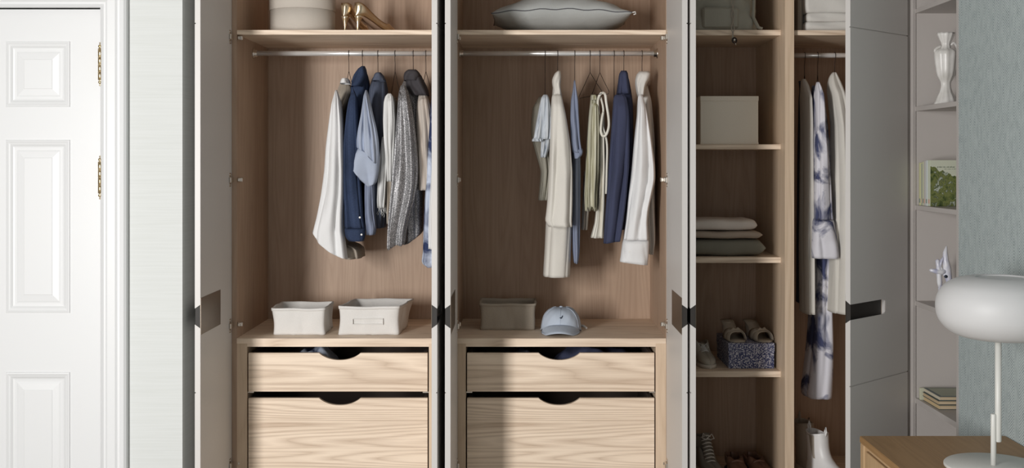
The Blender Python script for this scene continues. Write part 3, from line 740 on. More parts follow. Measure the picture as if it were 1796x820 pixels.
# ================================================================ things on the shelves and counters
def rbox_ring(x0, x1, y0, y1, z, r, n=6, wob=None):
    pts = []
    for (cx, cy, a0) in ((x1-r, y1-r, 0), (x0+r, y1-r, 90), (x0+r, y0+r, 180), (x1-r, y0+r, 270)):
        for i in range(n+1):
            a = R(a0 + 90*i/n); pts.append([cx + r*cos(a), cy + r*sin(a), z])
    # subdivide straight sides
    out = []
    m_ = len(pts)
    for i in range(m_):
        p, q = pts[i], pts[(i+1) % m_]
        L_ = math.dist(p, q); k = max(1, int(L_/.02))
        for j in range(k): out.append([p[a] + (q[a]-p[a])*j/k for a in range(3)])
    if wob: out = [wob(p) for p in out]
    return out
def basket(label, mat, x0, x1, y0, y1, zb, h, flare=(.0, .0), seed=0, dip=.004, shear=0.0):
    o = empty('storage_basket', ((x0+x1)/2, (y0+y1)/2, zb), label, 'basket')
    rng = random.Random(seed); ph = [rng.uniform(0, 6) for _ in range(5)]
    def ringat(t_, inset, base_=0):
        # t_: 0 bottom .. 1 top
        e = flare[1]*t_; e0 = flare[0]*t_
        bul = .010*sin(pi*t_)
        def wob(p):
            x, y, z = p
            a = math.atan2(y-(y0+y1)/2, x-(x0+x1)/2)
            u = (x-x0)/(x1-x0); v = (y-y0)/(y1-y0)
            wv = (.0028*sin(7*a+ph[0]+3*t_) + .0018*sin(13*a+ph[1]-4*t_))*(1 - .5*t_) + .006*sin(pi*t_)*sin(4*a + 2.5*t_ + ph[3])*(1 if x > x1 - .02 else .15)
            corner = (1-abs(2*u-1)**6)*(1) 
            sx = (x-(x0+x1)/2); sy = (y-(y0+y1)/2)
            l = math.hypot(sx, sy) or 1
            z2 = z + (t_**3)*(.0014*sin(5*a+ph[2]) - dip*corner*(1-abs(2*v-1)**3 if False else 1)*.5) + (.002*sin(23*a) if t_ < .02 else 0)
            return [x + sx/l*(wv - bul*.4) + shear*(y - y0)*(.4 + .6*t_), y + sy/l*(wv - bul*.4), max(z2, zb+.0005)]
        return rbox_ring(x0 - e0 + inset, x1 + e + inset*-1, y0 - .2*e + inset, y1 + .2*e - inset, zb + .0006 + (h-.0006)*t_, .014, wob=wob)
    n_ = 10
    rings = [ringat(i/n_, 0) for i in range(n_+1)] + [ringat(1.0, .004)] + [ringat(i/n_, .005) for i in range(n_, 0, -1)] + [ringat(.05, .005)]
    mn = min(len(r) for r in rings)
    # ring counts can differ: resample
    def resample(r, N=96):
        L_ = [0]
        for i in range(len(r)): L_.append(L_[-1] + math.dist(r[i], r[(i+1) % len(r)]))
        out = []; k = 0
        for j in range(N):
            s_ = L_[-1]*j/N
            while L_[k+1] < s_: k += 1
            t_ = (s_-L_[k])/max(1e-9, L_[k+1]-L_[k]); a, b = r[k], r[(k+1) % len(r)]
            out.append([a[q]+(b[q]-a[q])*t_ for q in range(3)])
        return out
    rings = [resample(r) for r in rings]
    mb = MB(); mb.loft(rings, True, True)
    mb.build('basket_body', M[mat], o)
    # rolled rim band
    mb = MB()
    rr = [resample(ringat(1.0, -.002)), resample(ringat(.90, -.0025)), resample(ringat(.90, .001))]
    mb.loft([resample(ringat(1.0, .002)), rr[0], rr[1], rr[2]], False, False)
    mb.build('rim_band', M[mat], o)
    return o
def ybasket(py, zdrop): return F*zdrop/(py - VY) - D
zc_drop = CZ - ZC
y0 = ybasket(587, zc_drop)
sc = S(y0)
basket('off-white canvas basket with soft rolled rim, left of the pair on the counter', 'f_basket', PX(478, y0), PX(569, y0), y0, y0 + .24, ZC, 47/sc, (.007, .002), 1, dip=.002)
o = basket('off-white canvas basket with stitched label slot and slumped right side', 'f_basket', PX(593, y0), PX(699, y0), y0, y0 + .29, ZC, 50/sc, (.001, .004), 2, dip=.001, shear=.13)
mb = MB(); yy = y0 - .002
for (a, b, c, d) in ((618, 672, 558, 559.2), (618, 672, 567.8, 569), (618, 619.2, 559.3, 567.7), (670.8, 672, 559.3, 567.7)):
    mb.box(PX(a, yy), PX(b, yy), yy - .004, yy + .004, PZ(d, yy), PZ(c, yy))
mb.build('label_slot', M['f_basket'], o)
y0 = ybasket(578.5, zc_drop); sc = S(y0)
basket('taupe canvas basket beside the light blue cap', 'f_basket2', PX(843, y0), PX(938, y0), y0, y0 + .2, ZC, 47/sc, (.008, .006), 3, dip=.003)

# cap
def make_cap():
    cy = .225; cx = PX(984, cy); zb = ZC + .001
    o = empty('baseball_cap', (cx, cy, ZC), 'pale blue cotton cap with a tiny dark emblem', 'cap')
    rot = R(-4)
    xf = lambda v: (cx + v[0]*cos(rot) - v[1]*sin(rot), cy + v[0]*sin(rot) + v[1]*cos(rot), zb + v[2])
    mb = MB(xf); rings = []
    rx, ry, h = .093, .108, .106
    N = 60
    def crown_pt(a, t_, off=0.0):
        zb0 = .036*max(0, -sin(a))**1.3 + .006*max(0, sin(a))
        rr_ = cos(t_)**.62; zz = zb0 + (h - zb0)*sin(t_)**1.05
        w_ = .0022*sin(7*a + t_*4)*sin(t_*2) + .0015*sin(13*a - t_*6)*sin(t_*2)
        sc_ = rr_*(1 + w_*8) + off/rx
        return (rx*sc_*cos(a), ry*sc_*sin(a), zz + .003*sin(2*a+1)*sin(t_*2) + off*sin(t_))
    for i in range(15):
        rings.append([crown_pt(2*pi*j/N, i/14*pi/2*.995) for j in range(N)])
    mb.loft(rings, False, True); crown = mb.build('crown', M['cap'], o)
    for k in range(6):
        a = pi/6 + k*pi/3; pts = []
        for i in range(12):
            pts.append(crown_pt(a, i/12*pi/2, .0006))
        MB(xf).tube(pts, .0012, 5).build('seam', M['cap'], crown)
    MB(xf).lathe((0, 0, h), [(.008, 0), (.007, .004), (.002, .006)], 12).build('top_button', M['cap'], o)
    # visor: arched crescent
    mb = MB(xf); n = 25; m_ = 9
    def vis(u, v, t_):
        a = R(-90 + u*66)
        p = crown_pt(a, 0)
        L_ = .088*(1-abs(u)**2.4)**.55
        x_ = p[0]*(1 + .04*v); y_ = p[1] - v*L_
        z_ = p[2]*(1 - .25*v*v) - .012*v - .020*abs(u)**1.8*v*(1 if abs(u) < .98 else .6)
        return (x_, y_, max(z_, .0006) + t_)
    rings = []
    for i in range(n):
        u = -1 + 2*i/(n-1)
        rings.append([vis(u, j/(m_-1), .0045) for j in range(m_)] + [vis(u, j/(m_-1), 0) for j in range(m_-1, -1, -1)])
    mb.loft(rings, True, True); v_ = mb.build('visor', M['cap'], o)
    MB(xf).tube([Vector(vis(-1 + 2*i/(n-1), 1, .002)) for i in range(1, n-1)], .0028, 6).build('visor_edge', M['cap'], v_)
    # sweatband rim line
    MB(xf).tube([Vector(crown_pt(R(a), .03, .001)) for a in range(-175, -4, 5)], .0022, 6).build('brim_seam', M['cap'], o)
    # back strap
    MB(xf).tube([(rx*.9, .07, .012), (rx*1.12, .055, .012), (rx*1.25, .03, .006)], [.007, .006, .005], 8).build('strap', M['f_basket'], o)
    # small stitched bird-like mark
    mb = MB(xf)
    e = [(-.0085, .0), (-.003, .0035), (.0015, .003), (.003, .008), (.0075, .0105), (.0065, .0045), (.003, -.001), (-.001, -.0035), (-.004, -.0008)]
    yf = -ry*1.015
    e2 = [(x + .004, z + .070) for x, z in e]
    vs = []
    for x, z in e2:
        best = None
        for q in range(60):
            t_ = q/60*pi/2; aa = -pi/2
            for _ in range(3):
                rxx = max(.001, abs(crown_pt(0, t_)[0])); aa = -math.acos(max(-1, min(1, x/rxx)))
            p = crown_pt(aa, t_, .0012)
            if best is None or abs(p[2]-z) < best[0]: best = (abs(p[2]-z), p[1])
        vs.append((x, best[1] - .001, z))
    n_ = len(vs); vs2 = [(x, y + .004, z) for x, y, z in vs]
    mb.add(vs + vs2, [list(range(n_)), list(range(n_, 2*n_))[::-1]] + [(i, (i+1) % n_, (i+1) % n_ + n_, i + n_) for i in range(n_)])
    mb.build('emblem', M['ink'], o)
make_cap()

# clothes seen in the open drawers
def heap(name, label, cat, mat, x0, x1, y0, y1, z0, h, seed):
    rng = random.Random(seed); ph = [rng.uniform(0, 6) for _ in range(8)]
    nx, ny = 40, 16; top = []; mb = MB()
    rings = []
    for i in range(nx+1):
        u = i/nx; ring = []
        e = (1-abs(2*u-1)**6)
        for j in range(ny+1):
            v = j/ny; f = (1-abs(2*v-1)**5)*e
            z = z0 + .002 + h*f*(.84 + .08*sin(9*u+ph[0]+2*v) + .05*sin(17*u+5*v+ph[1]) + .03*sin(31*u-7*v+ph[2]))
            ring.append((x0+(x1-x0)*u, y0+(y1-y0)*v, z))
        ring.append((x0+(x1-x0)*u, y1, z0)); ring.append((x0+(x1-x0)*u, y0, z0))
        rings.append(ring)
    mb.loft(rings, True, True)
    return tag(mb.build(name, M[mat]), label, cat)
zd = PZ(686, 0) + .020
heap('folded_clothes', 'crumpled blue-grey patterned cloth showing in the left top drawer', 'clothes', 'f_tiedye2', PX(495, 0), PX(585, 0), .025, .30, zd, PZ(612.5, 0) - zd, 4)
heap('folded_clothes', 'dark garment deeper inside the left top drawer', 'clothes', 'f_slate', PX(590, 0), PX(730, 0), .03, .30, zd, PZ(632, 0) - zd, 6)
heap('folded_clothes', 'folded royal navy garment in the middle top drawer', 'clothes', 'f_navy', PX(962, 0), PX(1130, 0), .03, .30, zd, PZ(612, 0) - zd, 5)
heap('folded_clothes', 'dark folded jumper left in the middle top drawer', 'clothes', 'f_slate', PX(850, 0), PX(955, 0), .03, .30, zd, PZ(622, 0) - zd, 8)

# hat box
yb_ = .21; o = empty('hat_box', (PX(531, yb_), yb_, ZS), 'round grey-beige lidded box on the upper shelf', 'box')
r_ = 56.5/S(yb_)
mb = MB(); mb.lathe((PX(531, yb_), yb_, ZS), [(r_-.003, 0), (r_-.001, .002), (r_-.001, .112)], 64); mb.build('box_body', M['f_hatbox'], o)
mb = MB(); mb.lathe((PX(531, yb_), yb_, ZS), [(r_, .108), (r_+.002, .110), (r_+.002, .165), (r_, .170), (r_*.5, .171)], 64); mb.build('lid', M['f_hatbox'], o)

# shoes: generic shell shoe. local x: heel->toe, y: side, z up
def shoe_shell(xf, st, th=.003, n=18):
    """st: list of (x, zc, halfwidth, halfheight, half-open angle deg measured from straight down)"""
    rings = []
    for (x, zc, w_, h_, al) in st:
        a0 = R(al); outer = []; inner = []
        for i in range(n+1):
            a = -a0 + 2*a0*i/n
            s_, c_ = sin(a), -cos(a)
            outer.append((x, w_*math.copysign(abs(s_)**.85, s_), zc + h_*math.copysign(abs(c_)**.8, c_)))
            inner.append((x, max(.0002, w_-th)*math.copysign(abs(s_)**.85, s_), zc + (h_-th)*math.copysign(abs(c_)**.8, c_)))
        rings.append(outer + inner[::-1])
    return MB(xf).loft(rings, True, True)
def heelw(X, w_): return w_*max(.0008, (1 - (1 - min(1, X/.034))**2))**.5
def place(x, y, z, yaw):
    c, s_ = cos(yaw), sin(yaw)
    return lambda v: (x + v[0]*c - v[1]*s_, y + v[0]*s_ + v[1]*c, z + v[2])
def interp(tab, x):
    for a, b in zip(tab, tab[1:]):
        if x <= b[0]:
            t_ = (x-a[0])/(b[0]-a[0]); q = tab.index(a)
            p0 = tab[max(0, q-1)]; p3 = tab[min(len(tab)-1, q+2)]; out = []
            for i in range(len(a)):
                dx_ = b[0]-a[0]
                m0 = (b[i]-p0[i])/(b[0]-p0[0])*dx_; m1 = (p3[i]-a[i])/(p3[0]-a[0])*dx_
                t2, t3 = t_*t_, t_**3
                out.append((2*t3-3*t2+1)*a[i] + (t3-2*t2+t_)*m0 + (-2*t3+3*t2)*b[i] + (t3-t2)*m1)
            return out
    return list(tab[-1])
def pump(x, y, z, yaw, label):
    o = empty('high_heel_shoe', (x, y, z), label, 'shoe')
    xf = place(x, y, z, yaw)
    # x, footbed z, halfwidth, rim height above bed, 
    tab = [(0, .074, .024, .052), (.010, .072, .026, .054), (.035, .068, .028, .046), (.08, .050, .027, .034), (.12, .028, .030, .030), (.16, .009, .036, .032), (.19, .004, .036, .036), (.215, .003, .026, .028), (.235, .003, .012, .018), (.245, .003, .003, .008)]
    st = []
    for i in range(45):
        X = .245*(i/44)**1.5
        _, bz, w_, rh = interp(tab, X); w_ = heelw(X, w_)
        close = min(1, max(0, (X-.150)/.045)); close = close*close*(3-2*close)
        al = 95 + 85*close
        h_ = rh*(1 - .5*close)
        st.append((X, bz + h_, w_, h_, al))
    shoe_shell(xf, st, .002).build('upper', M['gold'], o)
    # sole
    rings = []
    for i in range(25):
        X = .245*(i/24)**1.3; _, bz, w_, rh = interp(tab, X)
        w2 = heelw(X, w_)*.82
        rings.append([(X, -w2, bz+.001), (X, w2, bz+.001), (X, w2, bz-.003), (X, -w2, bz-.003)])
    MB(xf).loft(rings).build('sole', M['goldsole'], o)
    # stiletto heel
    rings = []
    for i in range(13):
        t_ = i/12; zz = .075*(1-t_); rr_ = .0048 + .017*(1-t_)**2.6; cx_ = .022 - .012*t_**.5 + .002*t_
        rings.append([(cx_ + rr_*1.1*cos(2*pi*j/14), rr_*sin(2*pi*j/14), zz) for j in range(14)])
    MB(xf).loft(rings).build('heel', M['gold'], o)
pump(PX(604, .12), .10, ZS, R(72), 'gold stiletto shoe seen from its heel, next to the round box')
pump(PX(624, .10), .09, ZS, R(46), 'gold stiletto shoe turned sideways with pointed toe to the right')

# pillow
def pillow():
    yc, zb = .28, ZS
    x0, x1 = PX(862, .1), PX(1108, .1); cx = (x0+x1)/2; hx = (x1-x0)/2; hy = .215
    o = empty('pillow', (cx, yc, zb), 'grey linen pillow with dark piping on the top shelf', 'pillow')
    N = 48; Mv = 30; top = MB()
    def P_(u, v, up):
        pu = u*(1 - .05*(1-abs(u)**2)*v*v); pinch = 1 - .06*(1-v*v) * abs(u)**4
        f = max(0, (1-u*u))**.55 * max(0, (1-v*v))**.55
        wr = .004*sin(9*u+3*v)*f + .003*sin(15*u - 6*v)
        seam = .095 - .012*(abs(u)**2) + .008*(1-abs(u))**.7
        z = seam + (f*.088 if up else -f*.094*1.0) + wr*(1 if up else .4)
        z = max(z, .0008)
        s_ = (1-.05*(1-u*u))
        return (cx + hx*u*(1-.03*(1-v*v)), yc + hy*v*(1-.07*(1-abs(u)**1.5)), zb + z)
    mb = MB()
    for up in (1, 0):
        rings = [[P_(sin(pi/2*(-1+2*i/N)), sin(pi/2*(-1+2*j/Mv)), up) for j in range(Mv+1)] for i in range(N+1)]
        mb.loft(rings, False, False, closed=False)
    mb.build('pillow_body', M['f_pillow'], o)
    per = [P_(sin(pi/2*(-1+2*i/40)), -1, 1) for i in range(41)] + [P_(1, sin(pi/2*(-1+2*j/20)), 1) for j in range(1, 21)] + [P_(sin(pi/2*(1-2*i/40)), 1, 1) for i in range(1, 41)] + [P_(-1, sin(pi/2*(1-2*j/20)), 1) for j in range(1, 21)]
    MB().tube([(a, b-.001 if b < yc else b, c) for a, b, c in per], .0022, 6).build('piping', M['f_piping'], o)
    c_ = P_(1, -1, 1)
    MB().tube([c_, (c_[0]+.012, c_[1]-.004, c_[2]+.002), (c_[0]+.014, c_[1]-.006, c_[2]-.008), (c_[0]+.004, c_[1]-.006, c_[2]-.010)], .003, 6).build('corner_tie', M['f_basket'], o)
pillow()

# bag with cord on the column's top shelf
def bag():
    yc = .24; zb = colz[0]; x0, x1 = PX(1205, .12), PX(1328, .12)
    o = empty('canvas_bag', ((x0+x1)/2, yc, zb), 'grey-green canvas bag slouching on the dark top shelf', 'bag')
    rings = []; rng = random.Random(3)
    for i in range(19):
        t_ = i/18; z = zb + .001 + .26*t_
        e = .018*(1-t_*3) if t_ < .33 else 0
        g_ = -.03*max(0, t_-.5)
        r = []
        N = 60
        for j in range(N):
            a = 2*pi*j/N; c_, s_ = cos(a), sin(a)
            xx = math.copysign(abs(c_)**.45, c_); yy = math.copysign(abs(s_)**.5, s_)
            d = .005*sin(5*a+4*t_) + .004*sin(9*a-9*t_) + .004*sin(22*t_+2*a)
            r.append(((x0+x1)/2 + ((x1-x0)/2 + e + g_ + d)*xx, yc + (.115 + e + d)*yy, z))
        rings.append(r)
    MB().loft(rings).build('bag_body', M['f_bag'], o)
    # front pocket and flap
    mb = MB(); mb.box(PX(1232, .11), PX(1296, .11), .106, .130, zb + .010, zb + .105, .009); mb.build('pocket', M['f_bag'], o, bevel=.006)
    mb = MB(); mb.tube([(PX(1316, .11), .115, zb + .25), (PX(1323, .11), .118, zb+.15), (PX(1322, .11), .118, zb+.06), (PX(1330, .10), .10, zb+.012), (PX(1338, .09), .095, zb+.008)], [.007,.008,.008,.009,.006], 8); mb.build('strap', M['f_bag'], o)
    # hanging cord with ring pendant
    y1 = SY - .008
    c = empty('cord_pendant', (PX(1287, y1), y1, PZ(78, y1)), 'twisted pale cord with dark round tassel hanging over the shelf edge', 'pendant')
    for k, dx in enumerate((-2.2, 2.2)):
        pts = []
        for i in range(40):
            py = -60 + 128*i/39
            yb2 = .105 if py < 40 else .105 + (y1-.105)*min(1, (py-40)/10)
            pts.append((PX(1285 + dx*.6 + 1.2*sin(i*.9 + k*pi), yb2) , yb2 + .0012*cos(i*.9 + k*pi) - .006, PZ(py, yb2)))
        MB().tube(pts, .0022, 6).build('cord', M['f_taupe'], c)
    x_, z_ = PX(1287.5, y1), PZ(71, y1)
    mb = MB(); mb.tube([(x_ + .009*cos(2*pi*i/20), y1 - .008, z_ + .011*sin(2*pi*i/20)) for i in range(21)], .0035, 8); mb.build('ring', M['wire'], c)
    mb = MB(); mb.lathe((x_, y1 - .006, z_ + .002), [(.007, -.004), (.003, -.006)], 14, 'y'); mb.build('bead', M['metal'], c)
    mb = MB(); mb.tube([(x_+.004, y1-.006, z_-.008), (x_+.007, y1-.006, z_-.022)], .0018, 6); mb.build('tail', M['metal'], c)
bag()

# folded fabric case upper right
def case_():
    zb = ZSR; yc = .22; x0, x1 = PX(1413, .1), PX(1500, .1)
    o = empty('fabric_case', ((x0+x1)/2, yc, zb), 'pale folded fabric storage bag above the hanging coats', 'bag')
    for k, (h0, h1, dx) in enumerate(((0, .045, 0), (.045, .085, .006), (.085, .2, -.004))):
        rings = []
        for i in range(9):
            t_ = i/8; z = zb + .001 + h0 + (h1-h0)*t_ 
            e = -.006*(abs(2*t_-1)**3)
            rings.append([(p[0] + .003*sin(40*p[1]+k), p[1] + .003*sin(30*p[0]+k*2+5*t_), p[2]) for p in rbox_ring(x0+dx-e, x1+e, .09-e, .35+e, z, .02)])
        m_ = min(len(r) for r in rings); rings = [r[:m_] for r in rings]
        MB().loft(rings).build('fold', M['f_offwhite'], o)
    MB().box(PX(1400, .14), x0 - .001, .14, .33, zb + .0005, zb + .16, .008).build('side_flap', M['f_taupe'], o)
case_()

# sand box
yb_ = .11; zb = colz[1]
o = empty('storage_box', (PX(1279, yb_), yb_ + .13, zb), 'square sand-coloured lidded box on its own shelf', 'box')
x0, x1 = PX(1228.5, yb_), PX(1330, yb_)
MB().box(x0, x1, yb_, yb_ + .26, zb + .0005, zb + 84.5/S(yb_) - .002, .002).build('box_body', M['f_box'], o)
MB().box(x0 - .001, x1 + .001, yb_ - .002, yb_ + .262, zb + 76/S(yb_), zb + 84.8/S(yb_), .0015).build('lid', M['f_box'], o)
MB().box(x0 - .001, x1 + .001, yb_ - .0022, yb_ + .262, zb + .0005, zb + 3.4/S(yb_), .001).build('base_band', M['f_box'], o)

# folded linens
def folded(mat, label, xr, yt, yb2, Y, seed, sag=0.0):
    z0, z1 = PZ(yb2, Y), PZ(yt, Y); x0 = PX(1200, Y) ; x1 = PX(xr, Y)
    rng = random.Random(seed); ph = [rng.uniform(0, 6) for _ in range(4)]
    mb = MB(); rings = []
    nx = 44
    for i in range(nx+1):
        u = i/nx
        e = 1 if u < .9 else math.sqrt(max(0.04, 1-((u-.9)/.1)**2.4))
        zm = (z0+z1)/2; hh = (z1-z0)/2*e; ring = []
        N = 26
        for j in range(N):
            a = 2*pi*j/N; c_, s_ = cos(a), sin(a)
            yy = Y + .14 + .14*math.copysign(abs(c_)**.35, c_)
            zz = zm + hh*math.copysign(abs(s_)**.6, s_)*(1 - .04*sin(7*u+ph[0])) + (.0015*sin(11*u+ph[1])) 
            ring.append((x0 + (x1-x0)*u + (.003*sin(3*a+ph[2]) if u > .95 else 0), yy + .002*sin(17*u+ph[3]), min(max(zz, z0+.0004), z1-.0004)))
        rings.append(ring)
    mb.loft(rings)
    o = mb.build('folded_blanket', M[mat]); tag(o, label, 'blanket'); return o
zt0 = colz[2]
yz = .12
folded('f_linen_c', 'dark moss folded blanket at the bottom of the linen stack', 1342, 419.5, VY + (CZ - zt0)*S(yz), yz, 1)
folded('f_linen_b', 'thin brown folded blanket in the middle of the linen stack', 1337, 404.8, 419.3, yz, 2)
folded('f_linen_a', 'pale oat folded blanket on top of the linen stack', 1328.5, 384.5, 404.6, yz, 3)

# speckled shoe box and mules
zb = colz[3]; zdr = CZ - zb
yf = F*zdr/(646 - VY) - D
x0, x1 = PX(1278, yf), PX(1358, yf)
hb_ = 44.5/S(yf)
o = empty('shoe_box', ((x0+x1)/2, yf + .14, zb), 'dark blue shoe box speckled with white', 'box')
bot = MB(); bot.box(x0, x1, yf, yf + .30, zb + .0005, zb + hb_ - .003, .0015); bot.build('box_body', M['speckbox'], o)
MB().box(x0 - .0015, x1 + .0015, yf - .0015, yf + .3015, zb + hb_*.62, zb + hb_, .001).build('lid', M['speckbox'], o)
def mule(x, y, z, yaw, label):
    o = empty('mule_sandal', (x, y, z), label, 'sandal'); xf = place(x, y, z, yaw)
    tab = [(0, .074, .026), (.03, .072, .031), (.07, .055, .029), (.11, .028, .032), (.15, .010, .040), (.19, .006, .041), (.215, .006, .034), (.228, .006, .018)]
    rings = []; tops = []
    for i in range(27):
        X = .228*i/26; _, bz, w_ = interp(tab, X)
        rings.append([(X, -w_, bz), (X, w_, bz), (X, w_*.95, bz-.0055), (X, -w_*.95, bz-.0055)])
        tops.append([(X, -w_*.9, bz+.0012), (X, w_*.9, bz+.0012), (X, w_*.9, bz+.0002), (X, -w_*.9, bz+.0002)])
    MB(xf).loft(rings).build('sole', M['mule'], o)
    MB(xf).loft(tops).build('insole', M['mule'], o)
    rings = []
    for i in range(7):
        t_ = i/6; zz = .068*(1-t_)+.0003; k = 1-.18*t_
        rings.append([(.03 + .026*k*cos(2*pi*j/20), .024*k*sin(2*pi*j/20), zz) for j in range(20)])
    MB(xf).loft(rings).build('heel', M['mule'], o)
    # wide arching band, two crossing parts
    for k, (a0, a1) in enumerate(((.135, .205), (.125, .195))):
        outer = []; inner = []
        rings = []
        for j in range(21):
            a = pi*j/20; s_ = sin(a); c_ = cos(a)
            sk = .012*c_*(1 if k else -1)
            hh = .040 + .006*k
            w_ = .0425 + .0008*k
            def p(X, ins): return (X + sk, (w_-ins)*math.copysign(abs(c_)**.7, c_), .006 + (hh-ins)*s_**.75)
            lo, hi = a0 - .006*s_, a1 - .014*s_
            mid = (lo+hi)/2
            rings.append([p(lo, .001), (p(mid, -.003)), p(hi, .001), p(hi, .004), p(mid, .001), p(lo, .004)])
        MB(xf).loft(rings).build('band', M['mule'], o)
    mb = MB(xf); mb.tube([(.165, -.022, .045), (.172, -.008, .053), (.168, 0, .048), (.175, .010, .054), (.165, .022, .046)], [.006, .009, .006, .009, .006], 8); mb.build('knot', M['mule'], o)
    return o
zt = zb + hb_
mule(PX(1276, .33), yf + .245, zt, R(-85), 'putty suede mule on the blue box, the left one')
mule(PX(1316, .33), yf + .245, zt, R(-80), 'putty suede mule on the blue box, the right one beside the divider')

# sneakers and boots facing the camera
def lace_shoe(name, label, cat, x, y, z, yaw, mat, shaft, sc_=1.0, laces=6, solemat='rubber'):
    o = empty(name, (x, y, z), label, cat)
    pl = place(x, y, z, yaw); xf = lambda v: pl((v[0]*sc_, v[1]*sc_, v[2]*sc_))
    # footprint loft: ankle shaft part + vamp
    tab = [(0, .030, .060), (.02, .036, .070), (.06, .036, .082), (.10, .036, .082), (.14, .041, .062), (.18, .045, .047), (.22, .044, .038), (.255, .036, .030), (.278, .018, .018), (.284, .006, .008)]
    st = []
    for i in range(50):
        X = .284*(i/49)**1.4; _, w_, h_ = interp(tab, X); w_ = heelw(X, max(w_, .034) if X < .03 else w_)
        close = min(1, max(0, (X-.09)/.07)); close = close*close*(3-2*close); al = 100 + 80*close
        hh = h_*(1 - .42*close)
        st.append((X, .016 + hh, w_, hh, al))
    up = shoe_shell(xf, st, .004).build('upper', M[mat], o)
    if shaft > .09:
        rings = []
        for i in range(13):
            t_ = i/12; z_ = .06 + (shaft-.06)*t_; w_ = .036 + .004*t_; lx = .058 - .006*t_
            rings.append([(.055 + lx*cos(2*pi*j/28), w_*sin(2*pi*j/28), z_ + .006*t_*cos(2*pi*j/28)) for j in range(28)])
        for i in range(12, 6, -1):
            t_ = i/12; z_ = .06 + (shaft-.06)*t_; w_ = .032 + .004*t_; lx = .054 - .006*t_
            rings.append([(.055 + lx*cos(2*pi*j/28), w_*sin(2*pi*j/28), z_ + .006*t_*cos(2*pi*j/28)) for j in range(28)])
        MB(xf).loft(rings, True, False).build('shaft', M[mat], o)
    rings = []
    for i in range(29):
        X = -.004 + .292*i/28; _, w_, h_ = interp(tab, min(.284, max(0, X)))
        w2 = (heelw(max(X, .002), max(w_, .034) if X < .03 else w_) + .003) if i < 28 else w_*.7
        rings.append([(X, -w2, .020), (X, w2, .020), (X, w2, .0005), (X, -w2, .0005)])
    MB(xf).loft(rings).build('sole', M[solemat], o)
    # tongue
    top = shaft + .02 if shaft > .09 else .105
    rings = []
    for i in range(9):
        t_ = i/8; X = .16 - (.16-.105)*t_; z_ = .07 + (top-.07)*t_
        rings.append([(X, -.022, z_), (X + .006, 0, z_ + .004), (X, .022, z_), (X - .004, .02, z_), (X-.001, 0, z_), (X - .004, -.02, z_)])
    MB(xf).loft(rings).build('tongue', M[mat], o)
    # laces
    for k in range(laces):
        t_ = k/(laces-1); X = .172 - .062*t_ + .008; z_ = .070 + (top - .085)*t_ + .004
        w_ = .024
        MB(xf).tube([(X-.010, -w_, z_-.006), (X + .004, -w_*.5, z_+.003), (X+.007, 0, z_+.006), (X + .004, w_*.5, z_+.003), (X-.010, w_, z_-.006)], .0028, 6).build('lace', M['f_basket'], o)
    MB(xf).tube([(.125, 0, top-.012), (.13, -.02, top+.006), (.135, -.028, top-.012), (.14, -.01, top-.02), (.135, 0, top-.014), (.14, .018, top+.004), (.145, .028, top-.016), (.14, .008, top-.022)], .0024, 6).build('lace_bow', M['f_basket'], o)
    return o
lace_shoe('sneaker', 'grey lace-up sneaker on the shelf, half hidden by the door edge', 'sneaker', PX(1224, .33), .375, colz[3], R(-84), 'sneaker', .0, .86, 6)
FZ = zbot
lace_shoe('lace_boot', 'grey suede lace-up boot at the bottom of the shelf column', 'boot', PX(1225, .36), .40, FZ, R(-78), 'bootgrey', .165, 1.0, 8)
def loafer(x, y, z, yaw, label):
    o = empty('loafer', (x, y, z), label, 'shoe'); xf = place(x, y, z, yaw)
    tab = [(0, .028, .052), (.02, .034, .056), (.07, .034, .050), (.11, .038, .052), (.16, .043, .050), (.21, .043, .042), (.25, .034, .032), (.272, .016, .018), (.278, .005, .008)]
    st = []
    for i in range(50):
        X = .278*(i/49)**1.4; _, w_, h_ = interp(tab, X); w_ = heelw(X, max(w_, .033) if X < .03 else w_)
        close = min(1, max(0, (X-.095)/.06)); close = close*close*(3-2*close); al = 98 + 82*close; hh = h_*(1-.42*close)
        st.append((X, .010+hh, w_, hh, al))
    shoe_shell(xf, st, .003).build('upper', M['loafer'], o)
    rings = []; ins = []
    for i in range(25):
        X = .278*(i/24)**1.3; _, w_, h_ = interp(tab, X); w_ = heelw(X, max(w_, .033) if X < .03 else w_)
        rings.append([(X, -w_*1.03, .011), (X, w_*1.03, .011), (X, w_*1.03, .0005), (X, -w_*1.03, .0005)])
        if i < 20: ins.append([(X, -w_*.8, .016), (X, w_*.8, .016), (X, w_*.8, .013), (X, -w_*.8, .013)])
    MB(xf).loft(rings).build('sole', M['insole'], o); MB(xf).loft(ins).build('insole', M['insole'], o)
    MB(xf).tube([(.150, -.036, .050), (.156, -.018, .069), (.158, 0, .073), (.156, .018, .069), (.150, .036, .050)], .006, 8).build('saddle_strap', M['loafer'], o)
loafer(PX(1284, .36), .40, FZ, R(-90), 'brown leather loafer, left of the pair beside the lace-up boot')
loafer(PX(1314, .36), .40, FZ, R(-82), 'brown leather loafer, right of the pair next to the divider')

